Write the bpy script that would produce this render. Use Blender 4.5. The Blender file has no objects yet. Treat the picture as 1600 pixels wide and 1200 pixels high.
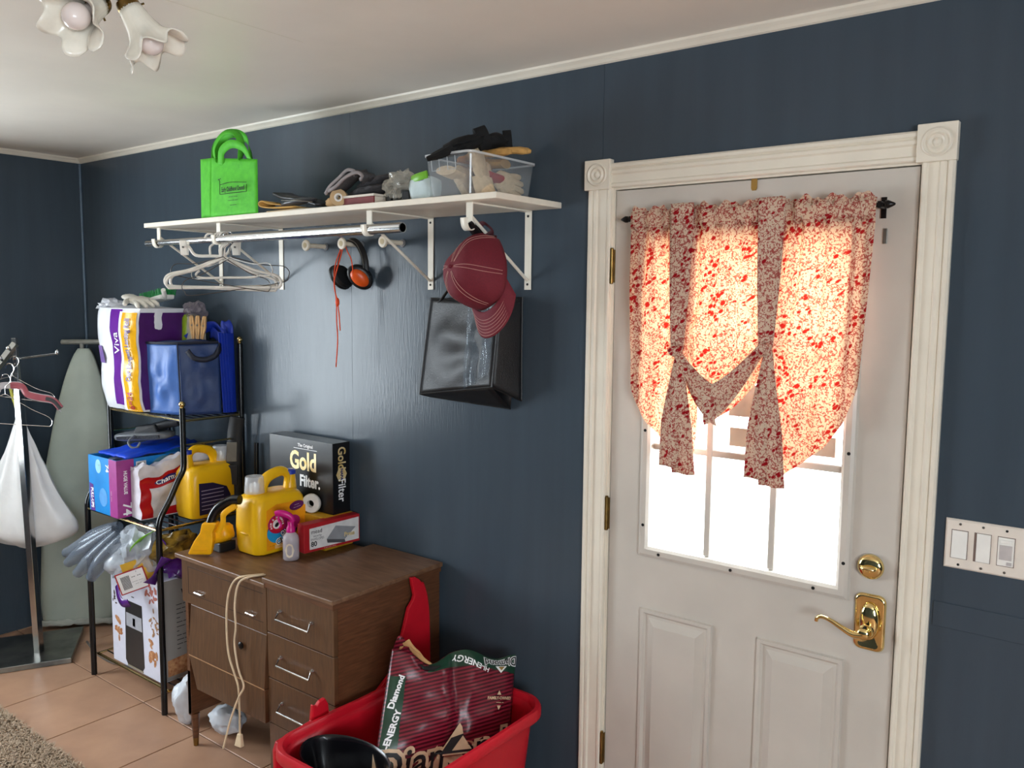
import bpy, bmesh, math, random
from mathutils import Vector, Matrix, noise
random.seed(7)
sc = bpy.context.scene
COL = sc.collection
R = math.radians
V = Vector

# ------------------------------------------------------------------ camera
cam_d = bpy.data.cameras.new('camera')
cam_d.sensor_width = 36.0
cam_d.lens = 1309.58 * 36.0 / 1600.0
cam_d.clip_start = 0.05
cam = bpy.data.objects.new('camera', cam_d)
COL.objects.link(cam)
_r = V((0.79131953, 0.61132677, 0.00964261)); _u = V((-0.06847111, 0.07293692, 0.99498337)); _f = V((-0.60755667, 0.78801002, -0.09957463))
cam.matrix_world = Matrix(((_r.x, _u.x, -_f.x, 4.5185), (_r.y, _u.y, -_f.y, -2.1523), (_r.z, _u.z, -_f.z, 1.7019), (0, 0, 0, 1)))
sc.camera = cam

# ------------------------------------------------------------------ world, daylight, exposure
w = bpy.data.worlds.new('sky'); sc.world = w; w.use_nodes = True
bg = w.node_tree.nodes['Background']
bg.inputs['Color'].default_value = (0.84, 0.93, 1.0, 1)
bg.inputs['Strength'].default_value = 24.0
sc.view_settings.view_transform = 'Standard'
sc.view_settings.look = 'None'
sc.view_settings.gamma = 1.0
sc.view_settings.exposure = 0.0
try: sc.cycles.max_bounces = 10; sc.cycles.transparent_max_bounces = 16; sc.cycles.caustics_reflective = False; sc.cycles.caustics_refractive = False
except Exception: pass

def portal(loc, rot, sx, sy):
    d = bpy.data.lights.new('daylight_portal', 'AREA'); d.shape = 'RECTANGLE'; d.size = sx; d.size_y = sy
    d.cycles.is_portal = True
    o = bpy.data.objects.new('daylight_portal', d); COL.objects.link(o); o.location = loc; o.rotation_euler = rot
WL = (-2.45, -1.2, 0.75, 2.1)          # window in the left wall: y0 y1 z0 z1
WF = (-4.3, -2.3, 0.8, 2.05)            # invented fill window in the right wall, behind the camera: y0 y1 z0 z1
portal((-0.06, (WL[0]+WL[1])/2, (WL[2]+WL[3])/2), (0, -math.pi/2, 0), WL[3]-WL[2], WL[1]-WL[0])
portal((6.66, (WF[0]+WF[1])/2, (WF[2]+WF[3])/2), (0, math.pi/2, 0), WF[3]-WF[2], WF[1]-WF[0])  # portal of the added fill window on the right
portal((3.645, 0.08, 1.42), (-math.pi/2, 0, 0), 0.56, 0.9)

# ------------------------------------------------------------------ materials
def lin(c):
    return tuple(((v/255)/12.92 if v/255 <= 0.04045 else ((v/255+0.055)/1.055)**2.4) for v in c)
MATS = {}
def M(name, rgb, rough=0.5, metal=0.0, var=0.08, vscale=30.0, bump=0.0, bscale=80.0, trans=0.0, alpha=1.0, spec=0.5, rgb2=None, stretch=None, ior=1.45, coat=0.0):
    if name in MATS: return MATS[name]
    m = bpy.data.materials.new(name); m.use_nodes = True
    nt = m.node_tree; b = nt.nodes['Principled BSDF']
    c = lin(rgb); c2 = lin(rgb2) if rgb2 else tuple(v*(1-var*2.2) for v in c)
    tc = nt.nodes.new('ShaderNodeTexCoord'); src = tc.outputs['Object']
    if stretch:
        mp = nt.nodes.new('ShaderNodeMapping'); mp.inputs['Scale'].default_value = stretch
        nt.links.new(src, mp.inputs['Vector']); src = mp.outputs['Vector']
    n = nt.nodes.new('ShaderNodeTexNoise'); n.inputs['Scale'].default_value = vscale; n.inputs['Detail'].default_value = 4
    nt.links.new(src, n.inputs['Vector'])
    r = nt.nodes.new('ShaderNodeValToRGB')
    r.color_ramp.elements[0].position = 0.3; r.color_ramp.elements[1].position = 0.7
    r.color_ramp.elements[0].color = (*c2, 1); r.color_ramp.elements[1].color = (*c, 1)
    nt.links.new(n.outputs['Fac'], r.inputs['Fac']); nt.links.new(r.outputs['Color'], b.inputs['Base Color'])
    b.inputs['Roughness'].default_value = rough; b.inputs['Metallic'].default_value = metal
    b.inputs['Specular IOR Level'].default_value = spec; b.inputs['IOR'].default_value = ior
    b.inputs['Transmission Weight'].default_value = trans; b.inputs['Alpha'].default_value = alpha
    b.inputs['Coat Weight'].default_value = coat
    if bump:
        n2 = nt.nodes.new('ShaderNodeTexNoise'); n2.inputs['Scale'].default_value = bscale; n2.inputs['Detail'].default_value = 3
        nt.links.new(src, n2.inputs['Vector'])
        bp = nt.nodes.new('ShaderNodeBump'); bp.inputs['Strength'].default_value = bump; bp.inputs['Distance'].default_value = 0.004
        nt.links.new(n2.outputs['Fac'], bp.inputs['Height']); nt.links.new(bp.outputs['Normal'], b.inputs['Normal'])
    MATS[name] = m
    return m
def sheer(name, rgb, amount, rough=0.25, gloss=0.12, bump=0.0):
    """thin clear plastic or glass: see-through film with a sheen and a little milky body"""
    if name in MATS: return MATS[name]
    m = bpy.data.materials.new(name); m.use_nodes = True; nt = m.node_tree; nt.nodes.clear()
    out = nt.nodes.new('ShaderNodeOutputMaterial'); t = nt.nodes.new('ShaderNodeBsdfTransparent'); p = nt.nodes.new('ShaderNodeBsdfPrincipled')
    p.inputs['Base Color'].default_value = (*lin(rgb), 1); p.inputs['Roughness'].default_value = rough
    t.inputs['Color'].default_value = (*[0.86+0.14*v for v in lin(rgb)], 1)
    mx = nt.nodes.new('ShaderNodeMixShader'); nz = nt.nodes.new('ShaderNodeTexNoise'); nz.inputs['Scale'].default_value = 25
    tc = nt.nodes.new('ShaderNodeTexCoord'); nt.links.new(tc.outputs['Object'], nz.inputs['Vector'])
    mr = nt.nodes.new('ShaderNodeMapRange'); mr.inputs['To Min'].default_value = max(0, amount-gloss); mr.inputs['To Max'].default_value = min(1, amount+gloss)
    nt.links.new(nz.outputs['Fac'], mr.inputs['Value']); nt.links.new(mr.outputs['Result'], mx.inputs['Fac'])
    nt.links.new(t.outputs[0], mx.inputs[1]); nt.links.new(p.outputs[0], mx.inputs[2]); nt.links.new(mx.outputs[0], out.inputs['Surface'])
    MATS[name] = m
    return m

# ------------------------------------------------------------------ mesh building
def frame(o, x, y):
    x = V(x).normalized(); y = V(y); z = x.cross(y).normalized(); y = z.cross(x)
    return Matrix(((x.x, y.x, z.x, o[0]), (x.y, y.y, z.y, o[1]), (x.z, y.z, z.z, o[2]), (0, 0, 0, 1)))
def rotz(a, o=(0, 0, 0)): return Matrix.Translation(o) @ Matrix.Rotation(R(a), 4, 'Z')
def cat(pts, n=6, closed=False):
    """smooth a polyline with Catmull-Rom"""
    pts = [V(p) for p in pts]; L = len(pts); out = []
    for i in range(L if closed else L-1):
        a, b, c, d = (pts[(i-1) % L] if closed or i else pts[0]), pts[i], pts[(i+1) % L], (pts[(i+2) % L] if closed or i+2 < L else pts[-1])
        for k in range(n):
            t = k/n
            out.append(0.5*((2*b)+(c-a)*t+(2*a-5*b+4*c-d)*t*t+(3*b-a-3*c+d)*t**3))
    if not closed: out.append(pts[-1])
    return out
class B:
    def __init__(s): s.v = []; s.f = []
    def add(s, vs, fs, m=None):
        o = len(s.v); s.v += [(m @ V(p)) if m else V(p) for p in vs]; s.f += [tuple(i+o for i in f) for f in fs]; return s
    def box(s, x0, x1, y0, y1, z0, z1, m=None):
        return s.add([(x, y, z) for z in (z0, z1) for y in (y0, y1) for x in (x0, x1)], [(0, 2, 3, 1), (4, 5, 7, 6), (0, 1, 5, 4), (2, 6, 7, 3), (0, 4, 6, 2), (1, 3, 7, 5)], m)
    def hexa(s, p):      # 8 points: bottom ring 4, top ring 4
        return s.add(p, [(3, 2, 1, 0), (4, 5, 6, 7), (0, 1, 5, 4), (1, 2, 6, 5), (2, 3, 7, 6), (3, 0, 4, 7)])
    def prism(s, poly, h0, h1, m=None):      # polygon in local xy, extruded along local z
        n = len(poly)
        return s.add([(p[0], p[1], h) for h in (h0, h1) for p in poly], [tuple(range(n-1, -1, -1)), tuple(range(n, 2*n))]+[(i, (i+1) % n, n+(i+1) % n, n+i) for i in range(n)], m)
    def tube(s, pts, r, n=8, closed=False, flat=None, cap=True):
        """sweep; r number or per-point list; flat=(a,b) elliptical section with a along the side vector"""
        pts = [V(p) for p in pts]; L = len(pts); up = None; rings = []
        for i in range(L):
            a = pts[(i-1) % L] if (closed or i) else pts[0]; b = pts[(i+1) % L] if (closed or i < L-1) else pts[-1]
            t = (b-a).normalized()
            if up is None: up = t.orthogonal().normalized() if abs(t.z) > .95 else t.cross(V((0, 0, 1))).normalized()
            up = (up-t*up.dot(t)).normalized(); sd = t.cross(up)
            rr = r[i] if isinstance(r, (list, tuple)) else r
            ra, rb = (flat if flat else (rr, rr))
            rings.append([pts[i]+up*(math.cos(2*math.pi*k/n)*ra)+sd*(math.sin(2*math.pi*k/n)*rb) for k in range(n)])
        o = len(s.v)
        for g in rings: s.v += g
        for i in range(L if closed else L-1):
            j = (i+1) % L
            for k in range(n): s.f.append((o+i*n+k, o+i*n+(k+1) % n, o+j*n+(k+1) % n, o+j*n+k))
        if cap and not closed:
            s.f.append(tuple(o+k for k in range(n-1, -1, -1))); s.f.append(tuple(o+(L-1)*n+k for k in range(n)))
        return s
    def lathe(s, prof, n=24, m=None, fn=None):   # prof: (r,z) ; axis local z
        o = len(s.v); L = len(prof)
        for (r, z) in prof:
            for k in range(n):
                a = 2*math.pi*k/n; p = V((r*math.cos(a), r*math.sin(a), z))
                if fn: p = fn(p, a)
                s.v.append(m @ p if m else p)
        for i in range(L-1):
            for k in range(n): s.f.append((o+i*n+k, o+i*n+(k+1) % n, o+(i+1)*n+(k+1) % n, o+(i+1)*n+k))
        if tuple(prof[0]) == tuple(prof[-1]): return s
        if prof[0][0] > 1e-5: s.f.append(tuple(o+k for k in range(n-1, -1, -1)))
        if prof[-1][0] > 1e-5: s.f.append(tuple(o+(L-1)*n+k for k in range(n)))
        return s
    def grid(s, fn, nu, nv, m=None, wrap=False):
        o = len(s.v)
        for j in range(nv+1):
            for i in range(nu+1): p = V(fn(i/nu, j/nv)); s.v.append(m @ p if m else p)
        for j in range(nv):
            for i in range(nu): a = o+j*(nu+1)+i; s.f.append((a, a+1, a+nu+2, a+nu+1))
        return s
    def blob(s, c, rad, sub=3, amp=0.0, fs=8.0, m=None, seed=0.0, sq=None):
        """noise-crumpled ellipsoid; sq<1 makes it boxier"""
        bm = bmesh.new(); bmesh.ops.create_icosphere(bm, subdivisions=sub, radius=1); o = len(s.v)
        for v in bm.verts:
            p = v.co.normalized()
            if sq: p = V([math.copysign(abs(q)**sq, q) for q in p])
            k = 1+amp*noise.noise(p*fs+V((seed, seed*1.7, seed*.3)))+amp*.5*noise.noise(p*fs*2.3+V((seed*2, 1, 3)))
            q = V((p.x*rad[0]*k, p.y*rad[1]*k, p.z*rad[2]*k)); q = (m @ q) if m else q+V(c)
            s.v.append(q)
        s.f += [tuple(v.index+o for v in f.verts) for f in bm.faces]; bm.free(); return s
    def build(s, name, mat, parent=None, smooth=False, bevel=0.0, seg=2, thick=0.0, sub=0, kind=None, weld=True, wave=None):
        bm = bmesh.new(); org = origin(parent) if parent else V((0, 0, 0))
        vs = [bm.verts.new(p-org) for p in s.v]
        for f in s.f:
            g = []
            for i in f:
                if vs[i] not in g: g.append(vs[i])
            if len(g) > 2:
                try: bm.faces.new(g)
                except ValueError: pass
        if weld: bmesh.ops.remove_doubles(bm, verts=bm.verts, dist=1e-5)
        bmesh.ops.recalc_face_normals(bm, faces=bm.faces)
        if bevel:
            es = [e for e in bm.edges if len(e.link_faces) == 2 and e.calc_face_angle(0) > 0.5]
            if es: bmesh.ops.bevel(bm, geom=es, offset=bevel, segments=seg, affect='EDGES', profile=0.5, clamp_overlap=True)
        me = bpy.data.meshes.new(name); bm.to_mesh(me); bm.free(); me.materials.append(mat)
        for p in me.polygons: p.use_smooth = smooth
        ob = bpy.data.objects.new(name, me); COL.objects.link(ob)
        if parent: ob.parent = parent
        if thick:
            q = ob.modifiers.new('thickness', 'SOLIDIFY'); q.thickness = thick; q.offset = 0
        if sub:
            q = ob.modifiers.new('smooth', 'SUBSURF'); q.levels = sub; q.render_levels = sub
        if smooth and not sub:
            try: me.set_sharp_from_angle(angle=R(42))
            except Exception: pass
        if kind: ob['kind'] = kind
        return ob
def origin(o):
    p = V((0, 0, 0))
    while o: p += o.location; o = o.parent
    return p
def thing(name, label, category, loc=(0, 0, 0), group=None):
    o = bpy.data.objects.new(name, None); COL.objects.link(o); o.location = loc; o.empty_display_size = .05
    return tag(o, label, category, group)
def tag(o, label, category, group=None):
    o['label'] = label; o['category'] = category
    if group: o['group'] = group
    return o
def struct(o, label=None, category=None):
    o['kind'] = 'structure'
    if label: o['label'] = label
    if category: o['category'] = category
    return o
def S(name, loc):     # structural empty
    o = bpy.data.objects.new(name, None); COL.objects.link(o); o.location = loc; o['kind'] = 'structure'; return o
def copy_tree(o, parent=None, loc=None):
    c = o.copy(); COL.objects.link(c); c.parent = parent
    if loc is not None: c.location = loc
    for ch in list(o.children): copy_tree(ch, c)
    return c
def text(s, size, o, x, y, mat, parent, name='lettering', align='CENTER', fn=None, bold=0.0, sx=1.0, depth=0.0004):
    """flat printed words: o is the middle of the base line, x the reading direction, y up the letter"""
    cu = bpy.data.curves.new('t', 'FONT'); cu.body = s; cu.size = size; cu.align_x = align; cu.align_y = 'CENTER'; cu.offset = bold; cu.resolution_u = 3
    t = bpy.data.objects.new('t', cu); COL.objects.link(t)
    bpy.context.view_layer.update()
    me = bpy.data.meshes.new_from_object(t.evaluated_get(bpy.context.evaluated_depsgraph_get()))
    bpy.data.objects.remove(t); bpy.data.curves.remove(cu)
    fr = frame(o, x, y); b = B(); n = len(me.vertices)
    P = [V((v.co.x*sx, v.co.y, 0)) for v in me.vertices]
    for h in (0, depth): b.v += [(fn(p.x, p.y, h) if fn else fr @ (p+V((0, 0, h)))) for p in P]
    for p in me.polygons: b.f.append(tuple(i+n for i in p.vertices)); b.f.append(tuple(reversed(p.vertices)))
    bpy.data.meshes.remove(me)
    return b.build(name, mat, parent, weld=False)
def plate(pts, mat, parent, name, off=0.0006):
    """thin printed patch or label: polygon given by world points, thickened towards its normal"""
    pts = [V(p) for p in pts]; n = (pts[1]-pts[0]).cross(pts[2]-pts[0]).normalized(); k = len(pts); b = B()
    b.add(pts+[p+n*off for p in pts], [tuple(range(k-1, -1, -1)), tuple(range(k, 2*k))]+[(i, (i+1) % k, k+(i+1) % k, k+i) for i in range(k)])
    return b.build(name, mat, parent)
def ell(o, x, y, rx, ry, n=28, a0=0, a1=360):
    o, x, y = V(o), V(x).normalized(), V(y).normalized()
    return [o+x*(rx*math.cos(R(a0+(a1-a0)*k/n)))+y*(ry*math.sin(R(a0+(a1-a0)*k/n))) for k in range(n if abs(a1-a0) >= 360 else n+1)]

# shared materials
wallp = M('navy wall paint', (66, 77, 87), 0.22, var=.05, vscale=6, bump=.12, bscale=60, stretch=(3, 3, .25), spec=.26)
white_t = M('cream trim paint', (232, 224, 208), 0.38, var=.04, vscale=9)
white_d = M('white door paint', (202, 195, 185), 0.36, var=.05, vscale=5)
white_s = M('white shelf laminate', (236, 228, 212), 0.45, var=.03)
white_m = M('white enamelled steel', (236, 230, 215), 0.35, var=.03)
white_p = M('white plastic', (240, 238, 232), 0.35, var=.03)
chrome = M('polished steel', (205, 205, 205), 0.16, 1.0, var=.04)
dullst = M('brushed steel', (150, 148, 142), 0.38, 1.0, var=.12, vscale=14)
brass = M('polished brass', (236, 212, 148), 0.08, 1.0, var=.03)
oldbrass = M('worn brass', (150, 122, 70), 0.35, 1.0, var=.2)
blk = M('black plastic', (22, 22, 24), 0.4, var=.05)
blkm = M('black enamelled steel', (16, 16, 18), 0.22, var=.03)
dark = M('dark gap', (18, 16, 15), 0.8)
ink = M('black print', (20, 20, 22), 0.5, var=.02)
wink = M('white print', (244, 244, 244), 0.5, var=.02)
red_pr = M('red print', (178, 30, 40), 0.45, var=.03)

# ================================================================== THE ROOM
XR, YF, ZC = 6.6, -4.6, 2.411
# floor: grout bed with each tile its own piece
grout = M('dark grout', (96, 78, 66), 0.85, var=.1)
tile_m = M('terracotta beige tile', (186, 146, 118), 0.42, rgb2=(166, 128, 104), vscale=5, bump=.15, bscale=25)
floor = struct(B().box(-.02, XR+.02, YF-.02, .02, -.06, -.004).build('floor', grout))
T = .405; cache = {}
xs = sorted(set([0.0]+[.83+T*k for k in range(-2, 16) if 0 < .83+T*k < XR]+[XR])); ys = sorted(set([YF]+[-.415-T*k for k in range(-1, 12) if YF < -.415-T*k < 0]+[0.0]))
for i in range(len(xs)-1):
    for j in range(len(ys)-1):
        wx, wy = round(xs[i+1]-xs[i]-.005, 4), round(ys[j+1]-ys[j]-.005, 4)
        if min(wx, wy) < .01: continue
        if (wx, wy) not in cache:
            t = B().box(-wx/2, wx/2, -wy/2, wy/2, -.006, 0).build('tile', tile_m, bevel=.0015, seg=1); cache[wx, wy] = t; o = t
        else:
            o = cache[wx, wy].copy(); COL.objects.link(o)
        o.parent = floor; o.location = ((xs[i]+xs[i+1])/2, (ys[j]+ys[j+1])/2, 0)

# back wall with painted plywood panels
DX0, DX1, DZ = 3.224, 4.064, 2.034
wall = struct(B().box(-.12, DX0, .006, .13, 0, ZC).box(DX1, XR, .006, .13, 0, ZC).box(DX0, DX1, .006, .13, DZ, ZC).build('wall_back', M('seam shadow paint', (52, 64, 76), .6)))
se = [0, 2.089, 3.188, 4.41, 5.63, XR]
for a, b in zip(se, se[1:]):
    p = B()
    if a < 3.5 < b:
        p.box(a+.0005, DX0, 0, .006, 0, ZC).box(DX1, b-.001, 0, .006, 0, ZC).box(DX0, DX1, 0, .006, DZ, ZC)
    else: p.box(a+.0005, b-.0005, 0, .006, 0, ZC)
    p.build('panel', wallp, wall)
B().box(4.135, 6.6, -.0035, 0, .940, 1.0).build('patch_strip', wallp, wall, bevel=.0012, seg=1)
# left wall, window opening outside the frame
y0, y1, z0, z1 = WL
struct(B().box(-.12, 0, YF, y0, 0, ZC).box(-.12, 0, y1, 0, 0, ZC).box(-.12, 0, y0, y1, 0, z0).box(-.12, 0, y0, y1, z1, ZC).build('wall_left', wallp))
x0, x1, wz0, wz1 = WF
struct(B().box(-.12, XR+.12, YF-.12, YF, 0, ZC).build('wall_front', wallp))
struct(B().box(XR, XR+.12, YF, x0, 0, ZC).box(XR, XR+.12, x1, .13, 0, ZC).box(XR, XR+.12, x0, x1, 0, wz0).box(XR, XR+.12, x0, x1, wz1, ZC).build('wall_right', wallp))
glass = sheer('clear window glass', (250, 252, 252), .06, .03, .03)
win = S('window_1', (0, (y0+y1)/2, z0))
b = B()
for a, c in ((y0, y0+.05), (y1-.05, y1), ((y0+y1)/2-.02, (y0+y1)/2+.02)): b.box(-.09, -.03, a, c, z0, z1)
b.box(-.089, -.031, y0+.002, y1-.002, z0, z0+.05).box(-.089, -.031, y0+.002, y1-.002, z1-.05, z1).build('window_frame', white_t, win)
for a, c in ((y0+.05, (y0+y1)/2-.02), ((y0+y1)/2+.02, y1-.05)): B().box(-.064, -.06, a, c, z0+.05, z1-.05).build('pane', glass, win)
win = S('fill_window', (XR, (x0+x1)/2, wz0)); b = B()  # unseen window added to brighten the left wall and ceiling
for a, c in ((x0, x0+.05), (x1-.05, x1), ((x0+x1)/2-.02, (x0+x1)/2+.02)): b.box(XR+.03, XR+.09, a, c, wz0, wz1)
b.box(XR+.031, XR+.089, x0+.002, x1-.002, wz0, wz0+.05).box(XR+.031, XR+.089, x0+.002, x1-.002, wz1-.05, wz1).build('window_frame', white_t, win)
for a, c in ((x0+.05, (x0+x1)/2-.02), ((x0+x1)/2+.02, x1-.05)): B().box(XR+.06, XR+.064, a, c, wz0+.05, wz1-.05).build('pane', glass, win)
ceil = struct(B().box(-.12, XR+.12, YF-.12, .13, ZC, ZC+.1).build('ceiling', M('off white ceiling paint', (242, 234, 222), .38, var=.04, vscale=3, bump=.1, bscale=20)))
for x in (2.575, 5.0): B().box(x-.002, x+.002, YF, -.6, ZC-.0003, ZC).build('seam_strip', white_t, ceil)
# cove strips along the ceiling and a corner bead
prof = [(0, 0), (.024, 0), (.021, -.006), (.013, -.013), (.006, -.021), (0, -.024)]
struct(B().prism(prof, -XR, 0, frame((0, 0, ZC), (0, -1, 0), (0, 0, 1))).build('trim_1', white_t))      # local z = x-dir
m = frame((0, 0, ZC), (1, 0, 0), (0, 0, 1))
struct(B().prism(prof, .0, -YF, m).build('trim_2', white_t))
struct(B().box(0, .012, -.012, 0, 0, ZC-.024).build('trim_3', M('corner bead paint', (92, 110, 128), .4), bevel=.004))

# ------------------------------------------------------------------ door, casing
def casing_prof(wd):
    return [(0, 0), (0, .012), (.005, .017), (.013, .017), (.017, .011), (.022, .016), (.03, .016), (.034, .010), (wd-.014, .010), (wd-.01, .015), (wd-.003, .015), (wd, .011), (wd, 0)]
c = S('trim_4', (3.18, 0, 0)); B().prism(casing_prof(.078), 0, 2.027, Matrix(((1, 0, 0, 3.148), (0, -1, 0, 0), (0, 0, 1, 0), (0, 0, 0, 1)))).build('casing_board', white_t, c)
c2 = S('trim_5', (4.1, 0, 0)); B().prism(casing_prof(.07), 0, 2.027, Matrix(((-1, 0, 0, 4.128), (0, -1, 0, 0), (0, 0, 1, 0), (0, 0, 0, 1)))).build('casing_board', white_t, c2)
c3 = S('trim_6', (3.64, 0, 2.03)); B().prism(casing_prof(.07), 3.226, 4.047, Matrix(((0, 0, 1, 0), (0, -1, 0, 0), (-1, 0, 0, 2.100), (0, 0, 0, 1)))).build('casing_board', white_t, c3)
for xa, xb, pr_ in ((3.140, 3.227, c), (4.046, 4.131, c2)):
    ro = B().box(xa, xb, -.024, 0, 2.026, 2.112).build('rosette_block', white_t, pr_, bevel=.002)
    mm = frame(((xa+xb)/2, -.0235, 2.069), (1, 0, 0), (0, 0, 1))
    B().lathe([(.033, -.001), (.033, .003), (.030, .005), (.027, .003), (.024, -.0005), (.020, .002), (.017, .005), (.013, .003), (.010, 0), (.007, .004), (.004, .006), (0, .0065)], 32, mm).build('bullseye_ring', white_t, ro, smooth=True)
jm = S('trim_7', (3.64, 0, 0))
B().box(3.224, 3.2335, .0, .12, 0, 2.034).build('jamb', white_t, jm); B().box(4.0545, 4.064, .0, .12, 0, 2.034).build('jamb', white_t, jm)
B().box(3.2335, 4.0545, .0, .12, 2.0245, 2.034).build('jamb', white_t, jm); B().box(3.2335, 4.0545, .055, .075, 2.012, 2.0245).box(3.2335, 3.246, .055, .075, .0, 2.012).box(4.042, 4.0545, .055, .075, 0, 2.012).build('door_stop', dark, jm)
B().box(3.2335, 4.0545, .0, .12, -.001, .008).build('threshold', oldbrass, jm)
door = S('door_1', (3.64, .003, 0))
FX0, FX1, FZ0, FZ1 = 3.345, 3.938, .958, 1.90
A0, A1 = 3.2365, 4.0515
B().box(A0, FX0+.02, .003, .047, .01, 2.021).box(FX1-.02, A1, .003, .047, .01, 2.021).box(FX0+.02, FX1-.02, .003, .047, .01, FZ0+.02).box(FX0+.02, FX1-.02, .003, .047, FZ1-.02, 2.021).build('slab', white_d, door)
def rings(bd, x0, x1, z0, z1, seq, fill=True, yb=.003):
    o = len(bd.v)
    for d, y in seq: bd.v += [V((x0+d, yb+y, z0+d)), V((x1-d, yb+y, z0+d)), V((x1-d, yb+y, z1-d)), V((x0+d, yb+y, z1-d))]
    for i in range(len(seq)-1):
        for k in range(4): a = o+i*4; bd.f.append((a+k, a+(k+1) % 4, a+4+(k+1) % 4, a+4+k))
    if fill: a = o+4*(len(seq)-1); bd.f.append((a, a+1, a+2, a+3))
    return bd
for xa, xb in ((3.349, 3.579), (3.707, 3.938)):
    rings(B(), xa, xb, .17, .797, [(0, .001), (.003, -.008), (.012, -.008), (.019, -.0008), (.027, -.0008), (.048, -.011)]).build('raised_panel', white_d, door)
lf = rings(B(), FX0-.007, FX1+.005, FZ0-.005, FZ1+.005, [(0, .001), (.004, -.010), (.012, -.014), (.026, -.014), (.034, -.008), (.037, .02), (.037, .044)], False).build('lite_frame', white_d, door)
GX0, GX1, GZ0, GZ1 = 3.375, 3.913, .990, 1.868
mx = [GX0, 3.551, 3.735, GX1]; mz = [GZ0, 1.284, 1.577, GZ1]
mu = B()
for x in mx[1:3]: mu.box(x-.010, x+.010, .002, .034, GZ0, GZ1)
for z in mz[1:3]: mu.box(GX0, GX1, .004, .032, z-.010, z+.010)
mu.build('muntin_grille', white_d, lf, bevel=.004)
for i in range(3):
    for j in range(3): B().box(mx[i]+(.010 if i else 0), mx[i+1]-(.010 if i < 2 else 0), .016, .02, mz[j]+(.01 if j else 0), mz[j+1]-(.01 if j < 2 else 0)).build('pane', glass, door)
for x, z in ((3.41, .970), (3.63, .970), (3.855, .970), (3.357, 1.05), (3.357, 1.33), (3.927, 1.05), (3.927, 1.33), (3.927, 1.6), (3.357, 1.6)):
    B().lathe([(.0045, 0), (.0045, .0012), (0, .0014)], 10, frame((x, -.011, z), (1, 0, 0), (0, 0, 1))).build('screw_plug', dark, lf)
for z in (1.804, 1.063, .317):
    h = B().tube([(3.229, -.006, z-.05), (3.229, -.006, z+.05)], .0065, 10).build('hinge', oldbrass, door, smooth=True)
    B().box(3.234, 3.2365, -.004, .04, z-.048, z+.048).box(3.222, 3.2335, -.0045, -.001, z-.048, z+.048).build('hinge_leaf', oldbrass, h)
    for k in (-.052, .05): B().lathe([(.005, 0), (.0055, .003), (0, .004)], 8, Matrix.Translation((3.229, -.006, z+k))).build('pin_cap', oldbrass, h)
# dead bolt
mm = frame((3.990, .003, 1.052), (1, 0, 0), (0, 0, 1))
db = B().lathe([(.031, 0), (.032, .006), (.029, .012), (.022, .016), (.010, .018), (0, .018)], 32, mm).build('deadbolt_rose', brass, door, smooth=True)
B().blob((3.990, -.021, 1.051), (.020, .012, .0075), 3).build('turn_piece', brass, db, smooth=True)
# lever set
def rr(cx, cz, hw, hh, rad, n=6):
    out = []
    for qx, qz, a in ((1, 1, 0), (-1, 1, 90), (-1, -1, 180), (1, -1, 270)):
        for k in range(n+1): t = R(a+90*k/n); out.append((cx+qx*(hw-rad)+rad*math.cos(t), cz+qz*(hh-rad)+rad*math.sin(t)))
    return out
pl = B(); o = None; seq = [(0, 0), (0, .004), (.003, .008), (.008, .009), (.012, .007)]
for d, h in seq:
    pts = rr(3.994, .910, .037-d, .072-d, .018-d*.5)
    a = len(pl.v); pl.v += [V((x, .003-h, z)) for x, z in pts]
    if o is not None:
        n = len(pts)
        for k in range(n): pl.f.append((o+k, o+(k+1) % n, a+(k+1) % n, a+k))
    o = a
pl.f.append(tuple(range(o, o+len(pts))))
hs = B(); hs = pl.build('handle_plate', brass, door, smooth=True)
B().blob((3.994, -.006, .914), (.024, .012, .048), 3).build('plate_boss', brass, hs, smooth=True)
B().lathe([(.017, 0), (.017, .012), (.013, .016), (.012, .034), (.015, .038), (.015, .046), (.011, .050), (0, .051)], 24, frame((3.992, -.004, .893), (1, 0, 0), (0, 0, 1))).build('lever_hub', brass, hs, smooth=True)
lv = cat([(3.992, -.046, .890), (3.968, -.05, .888), (3.945, -.053, .898), (3.918, -.055, .911), (3.895, -.054, .916), (3.882, -.052, .910), (3.879, -.05, .901)], 5)
n = len(lv); B().tube(lv, [.0095-.0045*min(1, i/(n*.55)) for i in range(n)], 10).build('lever', brass, hs, smooth=True)
B().lathe([(.004, 0), (.004, .02), (0, .0205)], 10, frame((3.992, -.03, .905), (1, 0, 0), (0, 0, 1))).build('keyhole', dark, hs)
# little fittings on the door
o = tag(B().prism([(-.008, 0), (.008, 0), (.008, -.024), (.005, -.030), (-.005, -.030), (-.008, -.024)], 0, .002, frame((3.652, .0025, 2.0235), (1, 0, 0), (0, 0, 1))).build('over_door_hook', M('tan brass strap', (176, 138, 72), .4, .4)), 'tan metal tab hooked over the top edge of the white door', 'hook')
o = tag(B().box(3.9775, 3.9865, -.001, .0025, 1.845, 1.881).build('latch_plate', dullst, bevel=.0006), 'small silver metal strip on the door beside the curtain rod', 'metal plate')

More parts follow.
